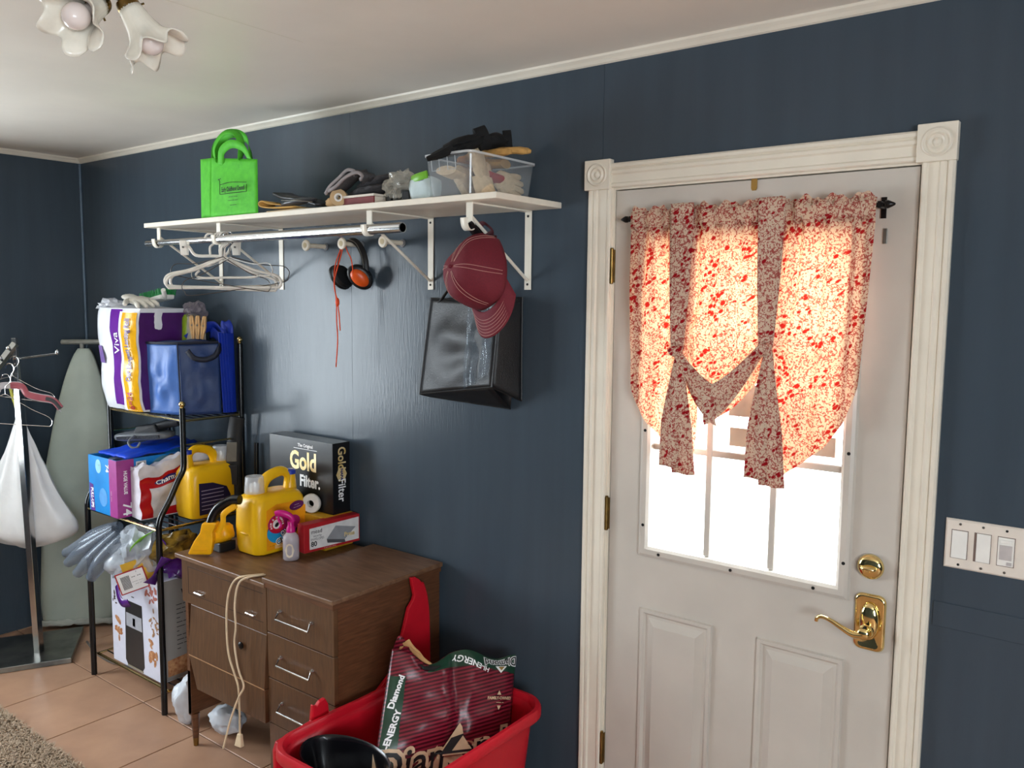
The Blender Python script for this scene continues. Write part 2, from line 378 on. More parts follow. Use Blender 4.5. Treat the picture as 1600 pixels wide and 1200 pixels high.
# outside: pavement and a board hung on the outer side of the glass
struct(B().box(-8, 16, .14, 14, -.2, -.1).build('ground_outside', M('pale concrete', (214, 210, 200), .8)))
card = thing('hanging_board', 'brown two-slat board hanging outside the door glass under the curtain', 'board', (3.7, .08, 1.28))
bm_ = M('brown board', (120, 92, 70), .7, rgb2=(96, 72, 54))
B().box(3.575, 3.88, .07, .082, 1.385, 1.475).build('slat', bm_, card); B().box(3.58, 3.87, .07, .082, 1.300, 1.352).build('slat', bm_, card)
B().tube([(3.60, .083, 1.31), (3.60, .083, 1.60)], .002, 6).build('hang_wire', dullst, card); B().tube([(3.85, .083, 1.31), (3.85, .083, 1.60)], .002, 6).build('hang_wire', dullst, card)

# ------------------------------------------------------------------ curtain on its rod
rod = thing('curtain_rod', 'thin dark curtain rod with pointed finials across the door', 'curtain rod', (3.64, -.035, 1.934))
dk = M('dark bronze', (38, 34, 34), .3, .6)
B().tube([(3.30, -.035, 1.934), (3.985, -.035, 1.934)], .006, 10).build('rod', dk, rod, smooth=True)
for x, d in ((3.30, -1), (3.985, 1)):
    B().lathe([(.004, 0), (.009, .003), (.010, .009), (.007, .016), (.003, .024), (0, .026)], 14, frame((x, -.035, 1.934), (0, 1, 0), (0, 0, 1) if d > 0 else (0, 0, -1))).build('finial', dk, rod, smooth=True)
for x in (3.308, 3.976): B().box(x-.004, x+.004, -.042, .003, 1.926, 1.942).box(x-.006, x+.006, -.001, .003, 1.905, 1.955).build('bracket', dk, rod)
def floral(name, tl):
    m = bpy.data.materials.new(name); m.use_nodes = True; nt = m.node_tree; nt.nodes.clear(); N = nt.nodes.new; L = nt.links.new
    tc = N('ShaderNodeTexCoord'); uv = tc.outputs['Object']
    def thr(src, lo, hi, inv=False):
        q = N('ShaderNodeMapRange'); q.inputs['From Min'].default_value = lo; q.inputs['From Max'].default_value = hi
        q.inputs['To Min'].default_value = 1.0 if inv else 0.0; q.inputs['To Max'].default_value = 0.0 if inv else 1.0
        L(src, q.inputs['Value']); return q.outputs['Result']
    def math_(op, a, b):
        q = N('ShaderNodeMath'); q.operation = op
        for i, s_ in enumerate((a, b)):
            if isinstance(s_, float): q.inputs[i].default_value = s_
            else: L(s_, q.inputs[i])
        return q.outputs[0]
    mp0 = N('ShaderNodeMapping'); mp0.inputs['Rotation'].default_value = (0, R(38), 0); L(uv, mp0.inputs['Vector']); mp = N('ShaderNodeMapping'); mp.inputs['Scale'].default_value = (.7, 1, 1.15); L(mp0.outputs['Vector'], mp.inputs['Vector'])
    v1 = N('ShaderNodeTexVoronoi'); v1.inputs['Scale'].default_value = 80; L(mp.outputs['Vector'], v1.inputs['Vector'])
    n1 = N('ShaderNodeTexNoise'); n1.inputs['Scale'].default_value = 26; n1.inputs['Detail'].default_value = 1; L(mp.outputs['Vector'], n1.inputs['Vector'])
    berries = math_('MULTIPLY', thr(v1.outputs['Distance'], .38, .50, True), thr(n1.outputs['Fac'], .545, .575))
    n2 = N('ShaderNodeTexNoise'); n2.inputs['Scale'].default_value = 62; n2.inputs['Detail'].default_value = 1.5; L(uv, n2.inputs['Vector'])
    vines = math_('MULTIPLY', thr(math_('ABSOLUTE', math_('SUBTRACT', n2.outputs['Fac'], .5), 0.0), .012, .034, True), .85)
    n3 = N('ShaderNodeTexNoise'); n3.inputs['Scale'].default_value = 190; n3.inputs['Detail'].default_value = 1; L(uv, n3.inputs['Vector'])
    specks = math_('MULTIPLY', thr(n3.outputs['Fac'], .56, .60), .8)
    fac = math_('MAXIMUM', math_('MAXIMUM', berries, vines), specks)
    def colmix(ca, cb, f):
        q = N('ShaderNodeMix'); q.data_type = 'RGBA'; L(f, q.inputs['Factor']); q.inputs['A'].default_value = (*lin(ca), 1); q.inputs['B'].default_value = (*lin(cb), 1); return q.outputs['Result']
    d = N('ShaderNodeBsdfDiffuse'); L(colmix((206, 182, 160), (150, 26, 34), fac), d.inputs['Color'])
    t = N('ShaderNodeBsdfTranslucent'); L(colmix((255, 196, 146), (196, 40, 22), fac), t.inputs['Color'])
    mx = N('ShaderNodeMixShader'); mx.inputs['Fac'].default_value = tl; L(d.outputs[0], mx.inputs[1]); L(t.outputs[0], mx.inputs[2])
    out = N('ShaderNodeOutputMaterial'); L(mx.outputs[0], out.inputs['Surface'])
    return m
fl = floral('red floral cotton', .185); fl2 = floral('red floral cotton double layer', .10)
cur = thing('tie_up_curtain', 'red floral tie-up curtain glowing over the door window', 'curtain', (3.64, -.035, 1.2))
hem = [(0, 3.318, 1.470), (.06, 3.335, 1.405), (.13, 3.385, 1.345), (.20, 3.450, 1.290), (.245, 3.480, 1.262), (.285, 3.520, 1.262), (.315, 3.525, 1.34), (.35, 3.533, 1.425), (.42, 3.560, 1.400), (.47, 3.588, 1.392), (.53, 3.625, 1.415), (.60, 3.672, 1.470), (.635, 3.695, 1.50), (.665, 3.700, 1.33), (.685, 3.705, 1.250), (.74, 3.757, 1.245), (.80, 3.800, 1.280), (.88, 3.870, 1.340), (.94, 3.918, 1.410), (1.0, 3.945, 1.50)]
def hemat(u):
    for (a, xa, za), (b_, xb, zb) in zip(hem, hem[1:]):
        if u <= b_: t = (u-a)/(b_-a); t = t*t*(3-2*t)*.5+t*.5; return xa+(xb-xa)*t, za+(zb-za)*t
    return hem[-1][1:]
def sheet(u, v):
    xt = 3.312+.657*u; xb, zb = hemat(u); zt = 1.962+.006*math.sin(u*61)+.004*math.sin(u*137)
    z = zt+(zb-zt)*v; x = xt+(xb-xt)*v**1.6
    for xk, zk in ((3.470, 1.575), (3.722, 1.590)):
        dz = (z-zk)/.10; dx = x-xk; g = math.exp(-dz*dz)*math.exp(-(dx/.07)**2); x -= dx*.62*g
    pock = math.exp(-((z-1.934)/.014)**2)
    y = -.034-.006*math.sin(u*75)*min(1, .5+v)-.004*math.sin(u*133+2)*(1-v)-.012*math.sin(math.pi*min(1, v*1.05))*(.5+.5*math.sin(u*19+.6))
    if z > 1.905: y = -.046-.005*math.sin(u*80)
    if z > 1.95: y = -.037-.005*math.sin(u*80)
    for xk, zk in ((3.470, 1.575), (3.722, 1.590)):
        r_ = math.hypot((x-xk)/.05, (z-zk)/.06); y -= .014*math.exp(-r_*r_)+.006*math.exp(-(r_/2.5)**2)*math.sin(9*math.atan2(z-zk, x-xk))
    return (x, y, z)
B().grid(sheet, 150, 70).build('curtain_panel', fl, cur, smooth=True, weld=False)
for xk, zk, ztail in ((3.478, 1.572, 1.232), (3.725, 1.588, 1.232)):
    def strapf(u, v, xk=xk, zk=zk):
        z = 1.966+(zk-1.966)*v; wd = .034*(1-.45*v*v); return (xk+(u-.5)*2*wd, -.062-.003*math.cos((u-.5)*5)-.006*v, z)
    st = B().grid(strapf, 8, 24).build('tie_strap', fl2, cur, smooth=True, thick=.0015)
    def backstrap(u, v, xk=xk, zk=zk):
        z = 1.964+(zk-1.964)*v; wd = .033*(1-.45*v*v); return (xk+(u-.5)*2*wd, -.0235+.0*v, z)
    B().grid(backstrap, 6, 16).build('rear_strap', fl2, cur, smooth=True, thick=.0015)
    B().blob((xk, -.075, zk-.004), (.020, .014, .017), 3, .35, 2.5, seed=xk).build('knot', fl2, cur, smooth=True)
    for sgn, wd, zl in ((-1, .030, ztail+.015), (1, .034, ztail)):
        def tail(u, v, xk=xk, zk=zk, sgn=sgn, wd=wd, zl=zl):
            z = zk-.012+(zl-zk+.012)*v; q = .35+.65*min(1, v*1.7)
            return (xk+.010+sgn*.022*v+(u-.5)*2*wd*q, -.074+.010*math.sin(u*7)*q*.6-.010*math.sin(math.pi*v), z)
        B().grid(tail, 10, 22).build('strap_tail', fl2, cur, smooth=True, thick=.0012)
# the turned-up hem of the centre swag, two bands meeting low in the middle
for xa, za, xb, zb in ((3.470, 1.575, 3.600, 1.425), (3.722, 1.590, 3.565, 1.425)):
    def swag(u, v, xa=xa, za=za, xb=xb, zb=zb):
        s_ = math.sin(math.pi*.5*v); x = xa+(xb-xa)*v; z = za+(zb-za)*(.35*v+.65*s_); wd = .018+.034*s_
        return (x, -.068-.012*math.sin(u*math.pi)-.004*math.sin(u*12+v*4), z-(u-.5)*2*wd)
    B().grid(swag, 10, 18).build('swag_fold', fl2, cur, smooth=True, thick=.002)

# ================================================================== SHELF ON THE WALL
ZS = 2.0
shelf = thing('wall_shelf', 'long white wall shelf on steel brackets with a hanging rod underneath', 'shelf', (2.13, 0, 1.98))
B().box(1.195, 3.045, -.322, -.001, 1.982, ZS).build('board', white_s, shelf, bevel=.0015, seg=1)
for x in (1.247, 1.67, 2.50, 2.92):
    br = B().box(x-.013, x+.013, -.004, -.0005, 1.735, 1.9815).box(x-.012, x+.012, -.285, -.004, 1.977, 1.9815).box(x-.012, x+.012, -.289, -.285, 1.925, 1.9815).build('bracket', white_m, shelf, bevel=.0008, seg=1)
    B().tube([(x, -.284, 1.945), (x, -.006, 1.765)], .005, 8).build('brace', white_m, br, smooth=True)
    hk = [(x, -.286, 1.93)]+[(x, -.286-.004+.019*math.sin(R(a)), 1.925-.017+.017*math.cos(R(a))-.0) for a in range(0, -190, -20)]
    hk = [(x, -.2875, 1.932), (x, -.276, 1.914), (x, -.279, 1.907), (x, -.287, 1.902), (x, -.298, 1.903), (x, -.307, 1.912), (x, -.311, 1.925), (x, -.312, 1.936)]
    hp = cat(hk, 4); hb = B()
    for i in range(len(hp)-1): pass
    hb.grid(lambda u, v, hp=hp: hp[min(len(hp)-1, int(round(v*(len(hp)-1))))]+V(((u-.5)*.026, 0, 0)), 2, len(hp)-1)
    hb.build('rod_hook', white_m, br, smooth=True, thick=.0025)
    for z in (1.752, 1.965): B().lathe([(.004, 0), (.004, .0015), (0, .002)], 8, frame((x, -.004, z), (1, 0, 0), (0, 0, 1))).build('screw', dark, br)
B().lathe([(.0135, 0), (.0165, 0), (.0165, 1.0), (.0135, 1.0), (.0135, 0)], 20, frame((1.655, -.293, 1.9205), (0, 1, 0), (0, 0, 1))).build('rod_tube', chrome, shelf, smooth=True)
B().tube([(1.165, -.293, 1.9205), (1.66, -.293, 1.9205)], .0125, 16).build('inner_rod', chrome, shelf, smooth=True)

# ------------------------------------------------------------------ hangers on the rod
HX, HY, HZ = 1.70, -.293, 1.937
def hanger_path(wd, drop, neck=.085, low=.03):
    h = wd/2
    tri = [(0, -neck), (-.02, -neck-.008), (-h*.55, -neck-drop*.5), (-h+.02, -neck-drop+.03), (-h, -neck-drop+.008), (-h+.006, -neck-drop-.012), (-h+.03, -neck-drop-low*.5), (0, -neck-drop-low*.55), (h-.03, -neck-drop-low*.5), (h-.006, -neck-drop-.012), (h, -neck-drop+.008), (h-.02, -neck-drop+.03), (h*.55, -neck-drop*.5), (.02, -neck-.008)]
    hook = [(0, -neck), (0, -.05), (.016, -.032), (.021, -.012), (.012, .004), (0, .008), (-.013, .003), (-.019, -.010)]
    return hook, tri
def hanger(name, label, x, ang, wd, drop, r, mat, group, hy=HY, hz=HZ, tilt=0.0, extra=None, low=.03):
    o = thing(name, label, 'hanger', (x, hy, hz), group)
    d = V((math.cos(R(ang)), math.sin(R(ang)), 0)); up = V((d.x*math.sin(R(tilt)), d.y*math.sin(R(tilt)), math.cos(R(tilt)))); dd = d*math.cos(R(tilt))-V((0, 0, math.sin(R(tilt))))
    P = lambda p: V((x, hy, hz-r*.2))+dd*p[0]+up*p[1]
    hook, tri = hanger_path(wd, drop, low=low)
    hp = cat([P(p) for p in hook], 5); B().tube(hp, r*.75, 8).build('hook', mat if r > .003 else chrome, o, smooth=True)
    B().tube(cat([P(p) for p in tri], 5, True), r, 8, True).build('body', mat, o, smooth=True)
    if extra:
        for nm, pts, rr_ in extra: B().tube(cat([P(p) for p in pts], 4), rr_, 8).build(nm, mat, o, smooth=True)
    return o
wht = M('white tubular plastic', (238, 232, 222), .35)
g = 'hangers on the closet rod'
hanger('tubular_hanger', 'thick white tubular hanger with a lower bar, frontmost of the hangers on the rod', 1.715, 33, .43, .095, .0052, wht, g, extra=[('trouser_bar', [(-.10, -.135), (-.115, -.150), (-.09, -.162), (.0, -.160), (.10, -.158), (.13, -.150)], .0045)])
hanger('tubular_hanger', 'white tubular hanger tilted slightly behind the frontmost one on the rod', 1.698, 40, .42, .100, .005, wht, g, tilt=2)
hanger('tubular_hanger', 'white tubular hanger turned most towards the wall on the rod', 1.680, 47, .40, .095, .005, wht, g, tilt=-2)
wire = M('dark wire', (92, 86, 82), .35, .8)
wirel = M('pale coated wire', (212, 208, 200), .4, .2)
hanger('wire_hanger', 'dark wire hanger drooping to the right among the white hangers', 1.725, 30, .40, .085, .0016, wire, g, tilt=9)
hanger('wire_hanger', 'dark wire hanger sagging low to the left below the white hangers', 1.735, 42, .40, .09, .0016, wire, g, tilt=-9, low=.06)
hanger('wire_hanger', 'pale wire hanger sticking out to the right under the shelf', 1.745, 12, .40, .06, .0016, wirel, g, tilt=-2)
# skirt hanger with two clips
sk = thing('clip_hanger', 'white plastic skirt hanger with two large clips on the rod', 'hanger', (1.62, HY, HZ), g)
d = V((math.cos(R(30)), math.sin(R(30)), 0)); P = lambda a, b_, c_=0: V((1.62, HY, HZ))+d*a+V((-d.y, d.x, 0))*c_+V((0, 0, b_))
B().tube(cat([P(0, -.075), P(0, -.045), P(.016, -.03), P(.02, -.012), P(.011, .003), P(0, .006), P(-.013, .001), P(-.02, -.012)], 5), .0045, 8).build('hook', wht, sk, smooth=True)
B().tube(cat([P(-.105, -.035), P(-.085, -.045), P(-.06, -.075), P(0, -.078), P(.06, -.075), P(.085, -.045), P(.105, -.035)], 4), .006, 8).build('bar', wht, sk, smooth=True)
for s_ in (-1, 1):
    c_ = B()
    for k in (-.008, .008):
        c_.add([P(s_*.105-.014, -.075, k*.5), P(s_*.105+.014, -.075, k*.5), P(s_*.105+.014, -.02, k*1.6), P(s_*.105-.014, -.02, k*1.6), P(s_*.105-.014, -.075, k*.5+.003), P(s_*.105+.014, -.075, k*.5+.003), P(s_*.105+.014, -.02, k*1.6+.003), P(s_*.105-.014, -.02, k*1.6+.003)], [(3, 2, 1, 0), (4, 5, 6, 7), (0, 1, 5, 4), (1, 2, 6, 5), (2, 3, 7, 6), (3, 0, 4, 7)])
    cl = c_.build('clip', wht, sk, bevel=.003)
    B().tube([P(s_*.105, -.045, -.012), P(s_*.105, -.045, .012)], .004, 8).build('spring', dullst, cl)

# ------------------------------------------------------------------ wall pegs
PEG = [(1.945, 'empty white wall peg nearest the hangers'), (2.148, 'white wall peg carrying the orange ear muffs'), (2.362, 'empty white wall peg under the end of the rod')]
pegm = M('cream peg', (226, 216, 196), .4); felt = M('tan peg pad', (196, 178, 140), .6)
for i, (x, lb) in enumerate(PEG):
    p = thing('wall_peg', lb, 'peg', (x, 0, 1.90), 'wall pegs under the shelf')
    B().tube([(x, -.002, 1.90), (x, -.088, 1.90)], .0085, 12).build('shaft', pegm, p, smooth=True)
    B().lathe([(.0145, 0), (.0145, .003), (.009, .006)], 14, frame((x, -.0005, 1.90), (1, 0, 0), (0, 0, 1))).build('wall_collar', M('grey collar', (110, 112, 116), .5), p, smooth=True)
    B().lathe([(.010, 0), (.020, .004), (.0215, .009), (.019, .013), (.012, .0135)], 22, frame((x, -.088, 1.90), (1, 0, 0), (0, 0, 1))).build('knob', pegm, p, smooth=True)
    B().lathe([(.010, 0), (.010, .0012), (0, .0015)], 16, frame((x, -.1013, 1.90), (1, 0, 0), (0, 0, 1))).build('pad', felt, p)

# ------------------------------------------------------------------ ear muffs with cords
mu_ = thing('ear_muffs', 'orange and black ear muffs hanging on the middle wall peg', 'ear muffs', (2.15, -.055, 1.74), None)
org = M('orange plastic', (226, 88, 24), .35); pad = M('black foam pad', (18, 18, 20), .55)
ring = [(2.082, -.062, 1.80), (2.088, -.060, 1.845), (2.112, -.058, 1.893), (2.150, -.056, 1.9155), (2.190, -.055, 1.898), (2.220, -.054, 1.85), (2.228, -.054, 1.80)]
B().tube(cat(ring, 6), .007, 8, flat=(.0035, .012)).build('headband', blk, mu_, smooth=True)
B().tube(cat([(p[0], p[1]-.011, p[2]+.002) for p in ring[3:]], 6), .0018, 6).build('band_wire', dullst, mu_, smooth=True)
for cx, cz, dx, nm in ((2.098, 1.780, -1, 'left'), (2.205, 1.780, 1, 'right')):
    ax = V((.62, -.72, -.30) if dx > 0 else (-.95, .0, -.25)).normalized(); mm = frame((cx, -.062, cz), ax.orthogonal(), ax.cross(ax.orthogonal())) @ Matrix.Scale(1.18, 4)
    cp = B().lathe([(.028, .004), (.029, .010), (.026, .016), (.018, .021), (.008, .023), (0, .0235)], 24, mm, fn=lambda p, a: V((p.x*.80, p.y*1.16, p.z))).build('ear_cup', org, mu_, smooth=True)
    B().lathe([(.020, -.024), (.032, -.022), (.037, -.014), (.037, -.006), (.034, -.002)], 24, mm, fn=lambda p, a: V((p.x*.86, p.y*1.12, p.z))).build('cushion', pad, cp, smooth=True)
    B().lathe([(.036, -.005), (.0385, 0), (.038, .006), (.033, .011), (.026, .012)], 24, mm, fn=lambda p, a: V((p.x*.84, p.y*1.16, p.z))).build('cup_rim', blk, cp, smooth=True)
cordm = M('orange cord', (232, 74, 22), .5)
cd = thing('ear_plug_cord', 'orange ear plug cord looped over the middle peg and hanging down', 'cord', (2.15, -.09, 1.45))
B().tube(cat([(2.150, -.092, 1.910), (2.138, -.094, 1.88), (2.128, -.112, 1.82), (2.122, -.112, 1.76), (2.128, -.108, 1.69), (2.126, -.106, 1.62), (2.128, -.104, 1.55), (2.116, -.103, 1.45)], 6), .0022, 6).build('strand', cordm, cd, smooth=True)
B().tube(cat([(2.150, -.090, 1.911), (2.143, -.093, 1.87), (2.142, -.118, 1.80), (2.128, -.118, 1.75), (2.136, -.110, 1.69), (2.140, -.106, 1.64), (2.143, -.105, 1.585)], 6), .0022, 6).build('strand', cordm, cd, smooth=True)
B().tube(cat([(2.150, -.086, 1.911), (2.170, -.092, 1.875), (2.200, -.100, 1.845), (2.215, -.106, 1.81), (2.224, -.112, 1.79)], 6), .0022, 6).build('strand', cordm, cd, smooth=True)
B().blob((2.134, -.108, 1.688), (.008, .007, .017), 2, .2).build('slider', cordm, cd, smooth=True)

# ------------------------------------------------------------------ cap on the end hook
cap = thing('baseball_cap', 'maroon baseball cap hanging by its strap from the last shelf hook', 'cap', (2.92, -.30, 1.62))
cm = M('maroon twill', (112, 26, 42), .75, var=.08, vscale=200, bump=.3, bscale=500); stm = M('pale stitching', (206, 160, 150), .7); cmd = M('maroon lining', (74, 16, 28), .8)
CO = V((2.918, -.280, 1.786)); ez = V((-.22, -.90, .14)).normalized(); ex = V((.10, .26, -1.0)); ex = (ex-ez*ex.dot(ez)).normalized(); ey = ez.cross(ex)
C = lambda a, b_, c_: CO+(ex*a+ey*b_+ez*c_)*1.17
def dome(th, ph, k=0.0):       # th azimuth (0 = front, towards the peak), ph 0 rim .. 1 crown
    r_ = math.cos(ph*math.pi/2)**.72; a = (.094+k)*r_*math.cos(th); b_ = (.080+k)*r_*math.sin(th); h = (.112+k)*math.sin(ph*math.pi/2)**.9
    if math.cos(th) > .2: a *= 1.02
    elif math.cos(th) < 0: a *= 1+.16*-math.cos(th); b_ *= 1-.38*math.cos(th)**2; h -= .03*math.cos(th)**2*r_*h/.112
    dent = .010*noise.noise(V((a*14, b_*14, h*10)))
    return C(a+dent, b_+dent, h-.052)
def crown(u, v):
    th = u*2*math.pi; ph = v
    if abs(th-math.pi) < .55 and ph < .30: ph = max(ph, .30*math.cos((th-math.pi)/.55*math.pi/2)**.6)
    return dome(th, ph)
B().grid(crown, 64, 18).build('crown', cm, cap, smooth=True, thick=.0016)
st = B()
for k in range(6):
    for dth in (-.035, .035):
        st.tube([dome(k*math.pi/3+math.pi/6+dth*(1+2*ph), ph, .0014) for ph in [i/14*.95 for i in range(1, 15)]], .0007, 4)
st.build('seam_stitching', stm, cap)
B().blob(dome(0, 1, .003), (.006, .006, .006), 2).build('top_button', cm, cap, smooth=True)
def peak(u, v):
    a = (u-.5)*math.pi*.92; r0 = .094*1.02; l = .064*v*math.cos(a*.82)**.55 if abs(a) < 1.5 else 0
    return C(r0*math.cos(a)+l*1.0, .080*math.sin(a)*(1+.05*v), -.052-.020*v*math.cos(a)-.022*math.sin(a)**2*v*1.4)
B().grid(peak, 26, 10).build('peak', cm, cap, smooth=True, thick=.004)
st = B()
for v_ in (.32, .44, .56, .68, .80, .92):
    for off in (.0024,): st.tube([V(peak(.07+.86*i/24, v_))+ez*off for i in range(25)], .0007, 4)
st.build('peak_stitching', stm, cap)
sp = [dome(math.pi-.55, .04), C(-.104, -.020, -.040), C(-.120, -.012, -.026), C(-.124, .0, -.022), C(-.120, .012, -.026), C(-.104, .020, -.040), dome(math.pi+.55, .04)]
B().tube(cat(sp, 5), .004, 8, flat=(.0015, .008)).build('back_strap', cmd, cap, smooth=True)
B().grid(lambda u, v: V(dome(u*2*math.pi, .03*v-.0, -.004))-ez*(.0), 40, 1).build('sweat_band', M('cream tape', (214, 200, 170), .7), cap, smooth=True, thick=.001)
def capmap(x, y, h): return V(dome(-.42-x*11.5*1.0, .20+y*9.0, .0030+h))
text('--- --\n---- ------', .0105, (0, 0, 0), (1, 0, 0), (0, 1, 0), stm, cap, 'embroidery', fn=capmap)

# ------------------------------------------------------------------ black tote on the wall
tote = thing('tote_bag', 'black fabric tote bag hanging half folded on the wall below the cap', 'tote bag', (2.7, -.05, 1.36))
tb = M('black tote fabric', (30, 30, 32), .42, var=.12, vscale=12, bump=.25, bscale=300); tbd = M('black tote binding', (16, 16, 18), .5)
TL, TM, BM, BL = V((2.538, -.040, 1.706)), V((2.885, -.098, 1.695)), V((2.862, -.108, 1.428)), V((2.488, -.045, 1.373))
BTR, BBR, BBL = V((2.905, -.010, 1.712)), V((2.906, -.010, 1.380)), V((2.50, -.008, 1.362))
def bil(a, b_, c_, d_, amp, seed):
    def f(u, v):
        p = (a*(1-u)+b_*u)*(1-v)+(d_*(1-u)+c_*u)*v; e = math.sin(math.pi*u)*math.sin(math.pi*v)
        return p+V((0, -amp*e*(1+1.5*noise.noise(V((u*4, v*4, seed)))), 0))
    return f
B().grid(bil(TL, TM, BM, BL, .012, 1), 20, 20).build('front_panel', tb, tote, smooth=True, thick=.0015)
B().grid(bil(TM, BTR, BBR, BM, .004, 2), 8, 16).build('side_gusset', tb, tote, smooth=True, thick=.0015)
B().grid(bil(TL+V((.0, .032, 0)), BTR, BBR+V((-.045, 0, -.03)), BBL, .0, 3), 8, 8).build('back_panel', tb, tote, smooth=True, thick=.0015)
B().grid(bil(BL, BM, BBR+V((-.045, 0, -.03)), BBL, .004, 4), 12, 8).build('bottom_panel', tbd, tote, smooth=True, thick=.0015)
bd = B()
for a, b_ in ((TL, BL), (BL, BM), (TM, BM), (TL, TM), (BTR, BBR), (BL, BBL), (BBL, BBR+V((-.045, 0, -.03))), (BM, BBR)): bd.tube([a, (a+b_)/2+V((0, -.001, 0)), b_], .003, 6)
bd.build('edge_binding', tbd, tote, smooth=True)
for dx, y in ((0, -.062), (.012, -.02)):
    h = cat([(2.60+dx, y, 1.695), (2.66+dx, y-.02, 1.74), (2.78, y-.05, 1.82), (2.885, -.20, 1.89), (2.915, -.285, 1.918), (2.93, -.290, 1.91), (2.89, -.17, 1.85), (2.84, y-.03, 1.76), (2.80+dx, y-.02, 1.695)], 5)
    b = B(); b.grid(lambda u, v, h=h: h[min(len(h)-1, int(round(v*(len(h)-1))))]+V(((u-.5)*.026, 0, (u-.5)*.012)), 2, len(h)-1); b.build('handle', tbd, tote, smooth=True, thick=.0015)
def slv(u, v):
    p = TM*(1-v)+BM*v+(TL-TM)*(.03+.36*u)*(1-.0*v)+(BL-TL)*0.0
    return p+V((0, -.014-.010*noise.noise(V((u*7, v*3, 5)))-.006*math.sin(u*9), -.012-.05*v*u*1.6+(.0 if v < .9 else .012*noise.noise(V((u*9, 2, 7))))))
def sleeve(u, v): return slv(u, v*.80)
B().grid(sleeve, 26, 30).build('clear_pocket', sheer('smoky clear vinyl', (120, 140, 156), .22, .14, .18), tote, smooth=True)

# ================================================================== THINGS ON THE SHELF
# green bag
gb = thing('shopping_bag', 'bright green fabric shopping bag with black print standing on the shelf', 'bag', (1.8, -.29, ZS))
gm = M('lime green nonwoven', (84, 196, 40), .7, rgb2=(70, 176, 34), vscale=40, bump=.2, bscale=400); 
F = [V((1.660, -.312, ZS)), V((1.952, -.312, ZS)), V((1.946, -.306, 2.190)), V((1.656, -.300, 2.222))]
K = [V((1.556, -.286, ZS)), V((1.78, -.222, ZS)), V((1.775, -.222, 2.20)), V((1.545, -.276, 2.230))]
def quad(a, b_, c_, d_, amp=.003, seed=0, nrm=V((0, -1, 0))):
    return lambda u, v: (a*(1-u)+b_*u)*(1-v)+(d_*(1-u)+c_*u)*v+nrm*(amp*math.sin(math.pi*u)*math.sin(math.pi*v)*(1+2*noise.noise(V((u*3, v*3, seed)))))
B().grid(quad(*F, .003, 1), 14, 14).build('front_panel', gm, gb, smooth=True, thick=.0012)
B().grid(quad(K[0], F[0], F[3], K[3], .004, 2), 6, 14).build('side_gusset', gm, gb, smooth=True, thick=.0012)
B().grid(quad(F[1], K[1], K[2], F[2], .0, 3), 6, 10).build('side_gusset', gm, gb, smooth=True, thick=.0012)
B().grid(quad(*K, .0, 4), 6, 10).build('back_panel', gm, gb, smooth=True, thick=.0012)
def ribbon(pts, wd, name, mat, par, thick=.0012, n=6, side=V((1, 0, 0)), tw=0.0):
    h = cat(pts, n); L_ = len(h)
    def f(u, v):
        i = min(L_-1, int(round(v*(L_-1)))); t = (h[min(L_-1, i+1)]-h[max(0, i-1)]).normalized()
        s_ = side-t*side.dot(t); s_ = s_.normalized() if s_.length > .05 else t.orthogonal().normalized()
        if tw: s_ = Matrix.Rotation(tw*math.sin(v*math.pi), 3, t) @ s_
        return h[i]+s_*((u-.5)*wd)
    return B().grid(f, 2, L_-1).build(name, mat, par, smooth=True, thick=thick)
ribbon([(1.690, -.302, 2.20), (1.672, -.300, 2.25), (1.690, -.290, 2.292), (1.735, -.285, 2.312), (1.790, -.282, 2.300), (1.83, -.29, 2.25), (1.835, -.304, 2.195)], .032, 'handle', gm, gb, side=V((.5, -.6, .3)), tw=1.2)
ribbon([(1.63, -.272, 2.215), (1.632, -.262, 2.27), (1.672, -.255, 2.304), (1.73, -.25, 2.312), (1.79, -.246, 2.29), (1.802, -.236, 2.25), (1.790, -.226, 2.195)], .032, 'handle', gm, gb, side=V((.2, -.8, .3)), tw=-1.0)
ribbon([(1.725, -.304, 2.19), (1.745, -.315, 2.235), (1.81, -.318, 2.255), (1.87, -.31, 2.235), (1.895, -.300, 2.19)], .030, 'handle', gm, gb, side=V((0, -.3, 1)))
gx, gz = V((1, 0, 0)), V((0, .02, 1))
pk = M('black bag print', (18, 40, 16), .7)
for t_, sz, x, z, sx in (('Early Childhood Council', .024, 1.815, 2.095, .60), ('---- --- -------', .011, 1.815, 2.068, 1), ('- --- ------ ------', .010, 1.815, 2.055, 1), ('-------------', .009, 1.815, 2.038, 1)):
    text(t_, sz, (x, -.3200, z), gx, gz, pk, gb, 'print', sx=sx, bold=.0004)
b = B()
for p in ([(1.735, -.3205, 2.080), (1.897, -.3195, 2.080)], [(1.735, -.3205, 2.114), (1.80, -.3215, 2.119), (1.87, -.321, 2.114), (1.897, -.319, 2.112)], [(1.735, -.3205, 2.080), (1.735, -.3205, 2.128), (1.723, -.3195, 2.134), (1.742, -.3205, 2.136)], [(1.897, -.3195, 2.080), (1.898, -.3195, 2.106)]): b.tube(cat(p, 4), .0011, 5)
b.build('print_frame', pk, gb)

